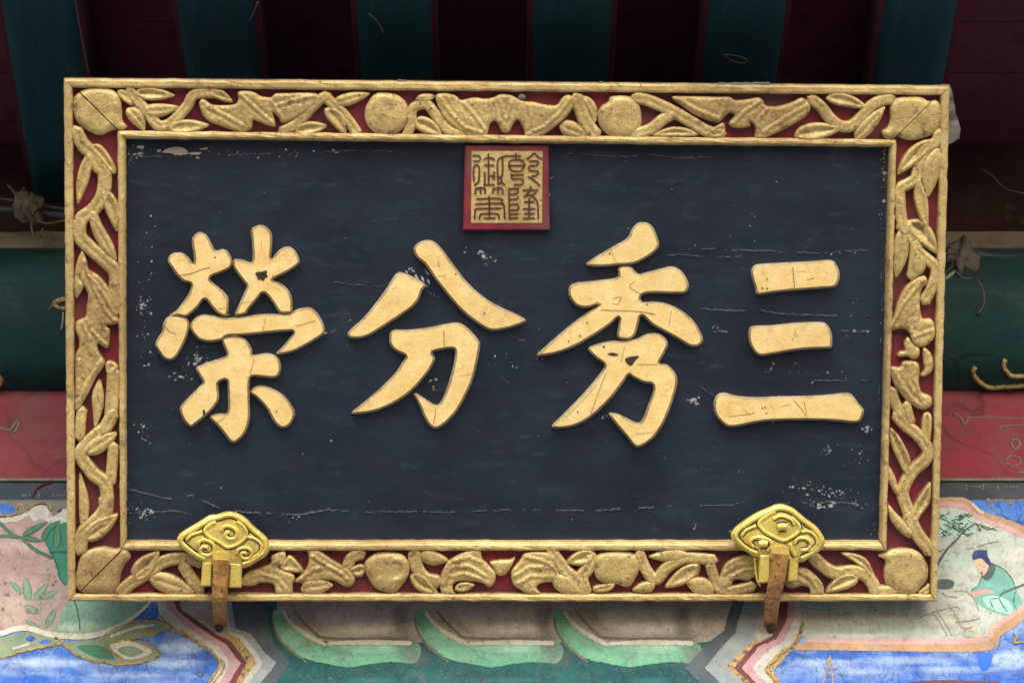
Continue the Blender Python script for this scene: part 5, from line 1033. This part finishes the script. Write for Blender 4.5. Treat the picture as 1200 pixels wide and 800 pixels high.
# ------------------------------------------------------------------ cloud hooks that carry the plaque
def hook(label, ox, oy, outline, rim_in, scrolls, legs, strap, wirep=None):
    sc = 130 / 1156.0; K = lambda P: np.array([(ox + a * sc, oy + b * sc) for a, b in P])
    base = yp(*strap[-1][0], YB)
    r = root('cloud_hook', Matrix.Translation(base), label, 'hook', 'gilt hooks holding the plaque')
    H0 = .010
    P = clean(catmull(K(outline), 2.2), .8)
    plate = relief('cloud_plate', P, r, 'brass', H0, .0040, .0065, 20, jit=.0002, grid=2.4)
    # rim and scrolls: ridges riding on the domed plate
    def ride(pts): 
        d = segdist(pts, P); q = np.clip(d / 20, 0, 1); z = H0 + .0040 + .0065 * np.sqrt(1 - (1 - q) ** 2); return [pq(a, b, zz) for (a, b), zz in zip(pts, z)]
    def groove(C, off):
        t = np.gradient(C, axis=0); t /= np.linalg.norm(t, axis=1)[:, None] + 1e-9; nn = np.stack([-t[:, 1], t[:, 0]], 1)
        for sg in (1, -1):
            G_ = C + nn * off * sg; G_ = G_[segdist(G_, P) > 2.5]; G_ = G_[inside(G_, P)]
            if len(G_) > 4 and (sg == 1 or off > 3.5): tube('dark_groove_line', [p - PN * .0004 for p in ride(G_)], .0014, 'hole', plate, 5, flat=PN)  # thin dark tubes laid along the ridges
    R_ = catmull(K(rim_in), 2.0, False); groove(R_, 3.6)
    tube('rim', ride(R_), .0034, 'brass', plate, 8, flat=PN)
    for s in scrolls:
        C = catmull(K(s[1]), 1.6, False); tube('scroll', ride(C), s[0] * 1.25, 'brass', plate, 8, flat=PN)
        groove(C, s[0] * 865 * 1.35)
    for L in legs:
        a = [pl(x, y, H0 + .004) for x, y in L]
        v = [(p[0], p[1], H0 + .006) for p in a] + [(p[0], p[1], -.002) for p in a]
        c = np.mean(v[:4], axis=0); v2 = [(c[0] + (p[0] - c[0]) * .72, c[1] + (p[1] - c[1]) * .86, H0 + .0085) for p in v[:4]]
        mk('leg', lw(v2 + v), [(3, 2, 1, 0), (0, 1, 5, 4), (1, 2, 6, 5), (2, 3, 7, 6), (3, 0, 4, 7), (4, 5, 9, 8), (5, 6, 10, 9), (6, 7, 11, 10), (7, 4, 8, 11)], 'brass', r)
    # strap: from the plate down over the rail and back into the beam
    n = len(strap); secs = []
    for i, (c, hw, h) in enumerate(strap):
        if h is None: p = yp(c[0], c[1], YB - .004); q = yp(c[0] + hw, c[1], YB - .004)
        else: p = pq(c[0], c[1], h); q = pq(c[0] + hw, c[1], h)
        secs.append((p, np.linalg.norm(q - p)))
    C = catmull(np.array([s[0] for s in secs]), .006, False); hw = np.interp(np.linspace(0, n - 1, len(C)), range(n), [s[1] for s in secs])
    vs, fs = [], []
    for i, p in enumerate(C):
        t = C[min(i + 1, len(C) - 1)] - C[max(i - 1, 0)]; t /= np.linalg.norm(t); side = PM[:, 0] - t * (PM[:, 0] @ t); side /= np.linalg.norm(side); up = np.cross(side, t)
        if up @ PN < 0: up = -up
        j = rnd.uniform(-.0003, .0003)
        for a, b in ((-1, -.003), (-1, .0015), (-.75, .003), (.75, .003), (1, .0015), (1, -.003)): vs.append(p + side * (a * hw[i] + j) + up * b)
    for i in range(len(C) - 1):
        for k in range(6): fs.append((i * 6 + k, i * 6 + (k + 1) % 6, i * 6 + 6 + (k + 1) % 6, i * 6 + 6 + k))
    fs += [tuple(range(6))[::-1], tuple((len(C) - 1) * 6 + k for k in range(6))]
    mk('strap', vs, fs, 'strap', r)
    c, hw_, _ = strap[0]
    a = [pl(x, y, H0 + .012) for x, y in ((c[0] - hw_ * 1.05, c[1] - 8), (c[0] + hw_ * .95, c[1] - 9), (c[0] + hw_ * 1.1, c[1] + 6), (c[0] - hw_ * 1.1, c[1] + 6))]
    v = [(p[0], p[1], H0 + .013) for p in a] + [(p[0], p[1], H0 + .004) for p in a]
    mk('lug', lw(v), [(3, 2, 1, 0), (0, 1, 5, 4), (1, 2, 6, 5), (2, 3, 7, 6), (3, 0, 4, 7)], 'brass', r)
    if wirep: tube('wire_tie', [pq(x, y, .012) for x, y in catmull(wirep, 3, False)], .0012, 'brass', r, 6)
    e = strap[-1][0]; pb_ = yp(e[0], e[1] + 1, YB); 
    tube('nail', [pb_ + np.array((0, -.014, -.004)), pb_ + np.array((0, .02, -.008))], [.006, .005], 'hole', r, 8)
O1 = [(66, 370), (105, 310), (200, 248), (310, 183), (400, 128), (480, 118), (560, 92), (640, 90), (720, 116), (795, 165), (865, 240), (935, 298), (1000, 360), (1028, 430), (1024, 490), (985, 550), (900, 600), (820, 650), (740, 668), (600, 640), (440, 620), (340, 600), (250, 556), (150, 485), (90, 425)]
RI1 = [(360, 570), (270, 530), (170, 455), (110, 385), (140, 325), (230, 275), (330, 215), (420, 165), (500, 148), (580, 122), (650, 124), (715, 150), (780, 195), (850, 270), (920, 325), (975, 385), (990, 440), (975, 500), (900, 555), (820, 605), (750, 625)]
SC1 = [(.0022, [(470, 190), (400, 225), (355, 280), (400, 345), (500, 395), (590, 450), (690, 425), (770, 365), (790, 300), (750, 230), (690, 185)]),
       (.0024, [(530, 285), (545, 245), (590, 232), (650, 250), (690, 300), (670, 355), (610, 365), (570, 335), (580, 300), (615, 295)]),
       (.0020, [(165, 375), (210, 330), (290, 300), (330, 290)]), (.0024, [(285, 440), (300, 395), (350, 375), (420, 400), (455, 450), (440, 510), (380, 535), (320, 515), (310, 470), (345, 445), (390, 460)]),
       (.0020, [(800, 345), (880, 365), (945, 425), (935, 500), (860, 555), (790, 590)]), (.0022, [(690, 525), (700, 480), (750, 458), (810, 465), (845, 510), (820, 560), (765, 570), (730, 540), (745, 510), (785, 515)])]
lg = lambda x0, y0, L: [(x0 + a * .21244, y0 + b * .21244) for a, b in L]
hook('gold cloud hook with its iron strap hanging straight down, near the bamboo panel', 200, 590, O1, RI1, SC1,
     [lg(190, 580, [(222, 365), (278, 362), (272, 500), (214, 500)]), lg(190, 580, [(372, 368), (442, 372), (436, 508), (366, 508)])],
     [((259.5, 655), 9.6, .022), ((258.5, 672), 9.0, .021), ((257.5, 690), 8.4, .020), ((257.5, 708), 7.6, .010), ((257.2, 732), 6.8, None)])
O2 = [(60, 425), (98, 350), (200, 270), (330, 188), (440, 140), (540, 100), (620, 104), (720, 146), (830, 238), (950, 328), (1022, 430), (1034, 500), (985, 575), (885, 645), (790, 695), (640, 660), (460, 640), (320, 640), (220, 590), (120, 520)]
RI2 = [(330, 600), (240, 560), (150, 490), (110, 420), (150, 350), (240, 290), (350, 225), (450, 175), (550, 138), (630, 145), (710, 180), (810, 265), (920, 350), (985, 440), (990, 500), (950, 560), (870, 615), (790, 655)]
SC2 = [(.0022, [(520, 165), (430, 215), (350, 290), (400, 370), (500, 430), (610, 470), (700, 430), (770, 370), (760, 300), (690, 230)]), (.0046, [(545, 335), (590, 325), (640, 330)]), (.0020, [(500, 250), (580, 215), (680, 250), (720, 310)]),
       (.0046, [(350, 510), (395, 500), (430, 510)]), (.0020, [(170, 420), (220, 360), (320, 320)]), (.0024, [(300, 540), (260, 500), (290, 450), (380, 440), (460, 470), (480, 530), (430, 580)]),
       (.0020, [(790, 380), (880, 380), (950, 450), (950, 520), (870, 590)]), (.0024, [(720, 500), (760, 450), (840, 450), (890, 500), (860, 560), (790, 570)]), (.0026, [(670, 500), (690, 560), (730, 630)])]
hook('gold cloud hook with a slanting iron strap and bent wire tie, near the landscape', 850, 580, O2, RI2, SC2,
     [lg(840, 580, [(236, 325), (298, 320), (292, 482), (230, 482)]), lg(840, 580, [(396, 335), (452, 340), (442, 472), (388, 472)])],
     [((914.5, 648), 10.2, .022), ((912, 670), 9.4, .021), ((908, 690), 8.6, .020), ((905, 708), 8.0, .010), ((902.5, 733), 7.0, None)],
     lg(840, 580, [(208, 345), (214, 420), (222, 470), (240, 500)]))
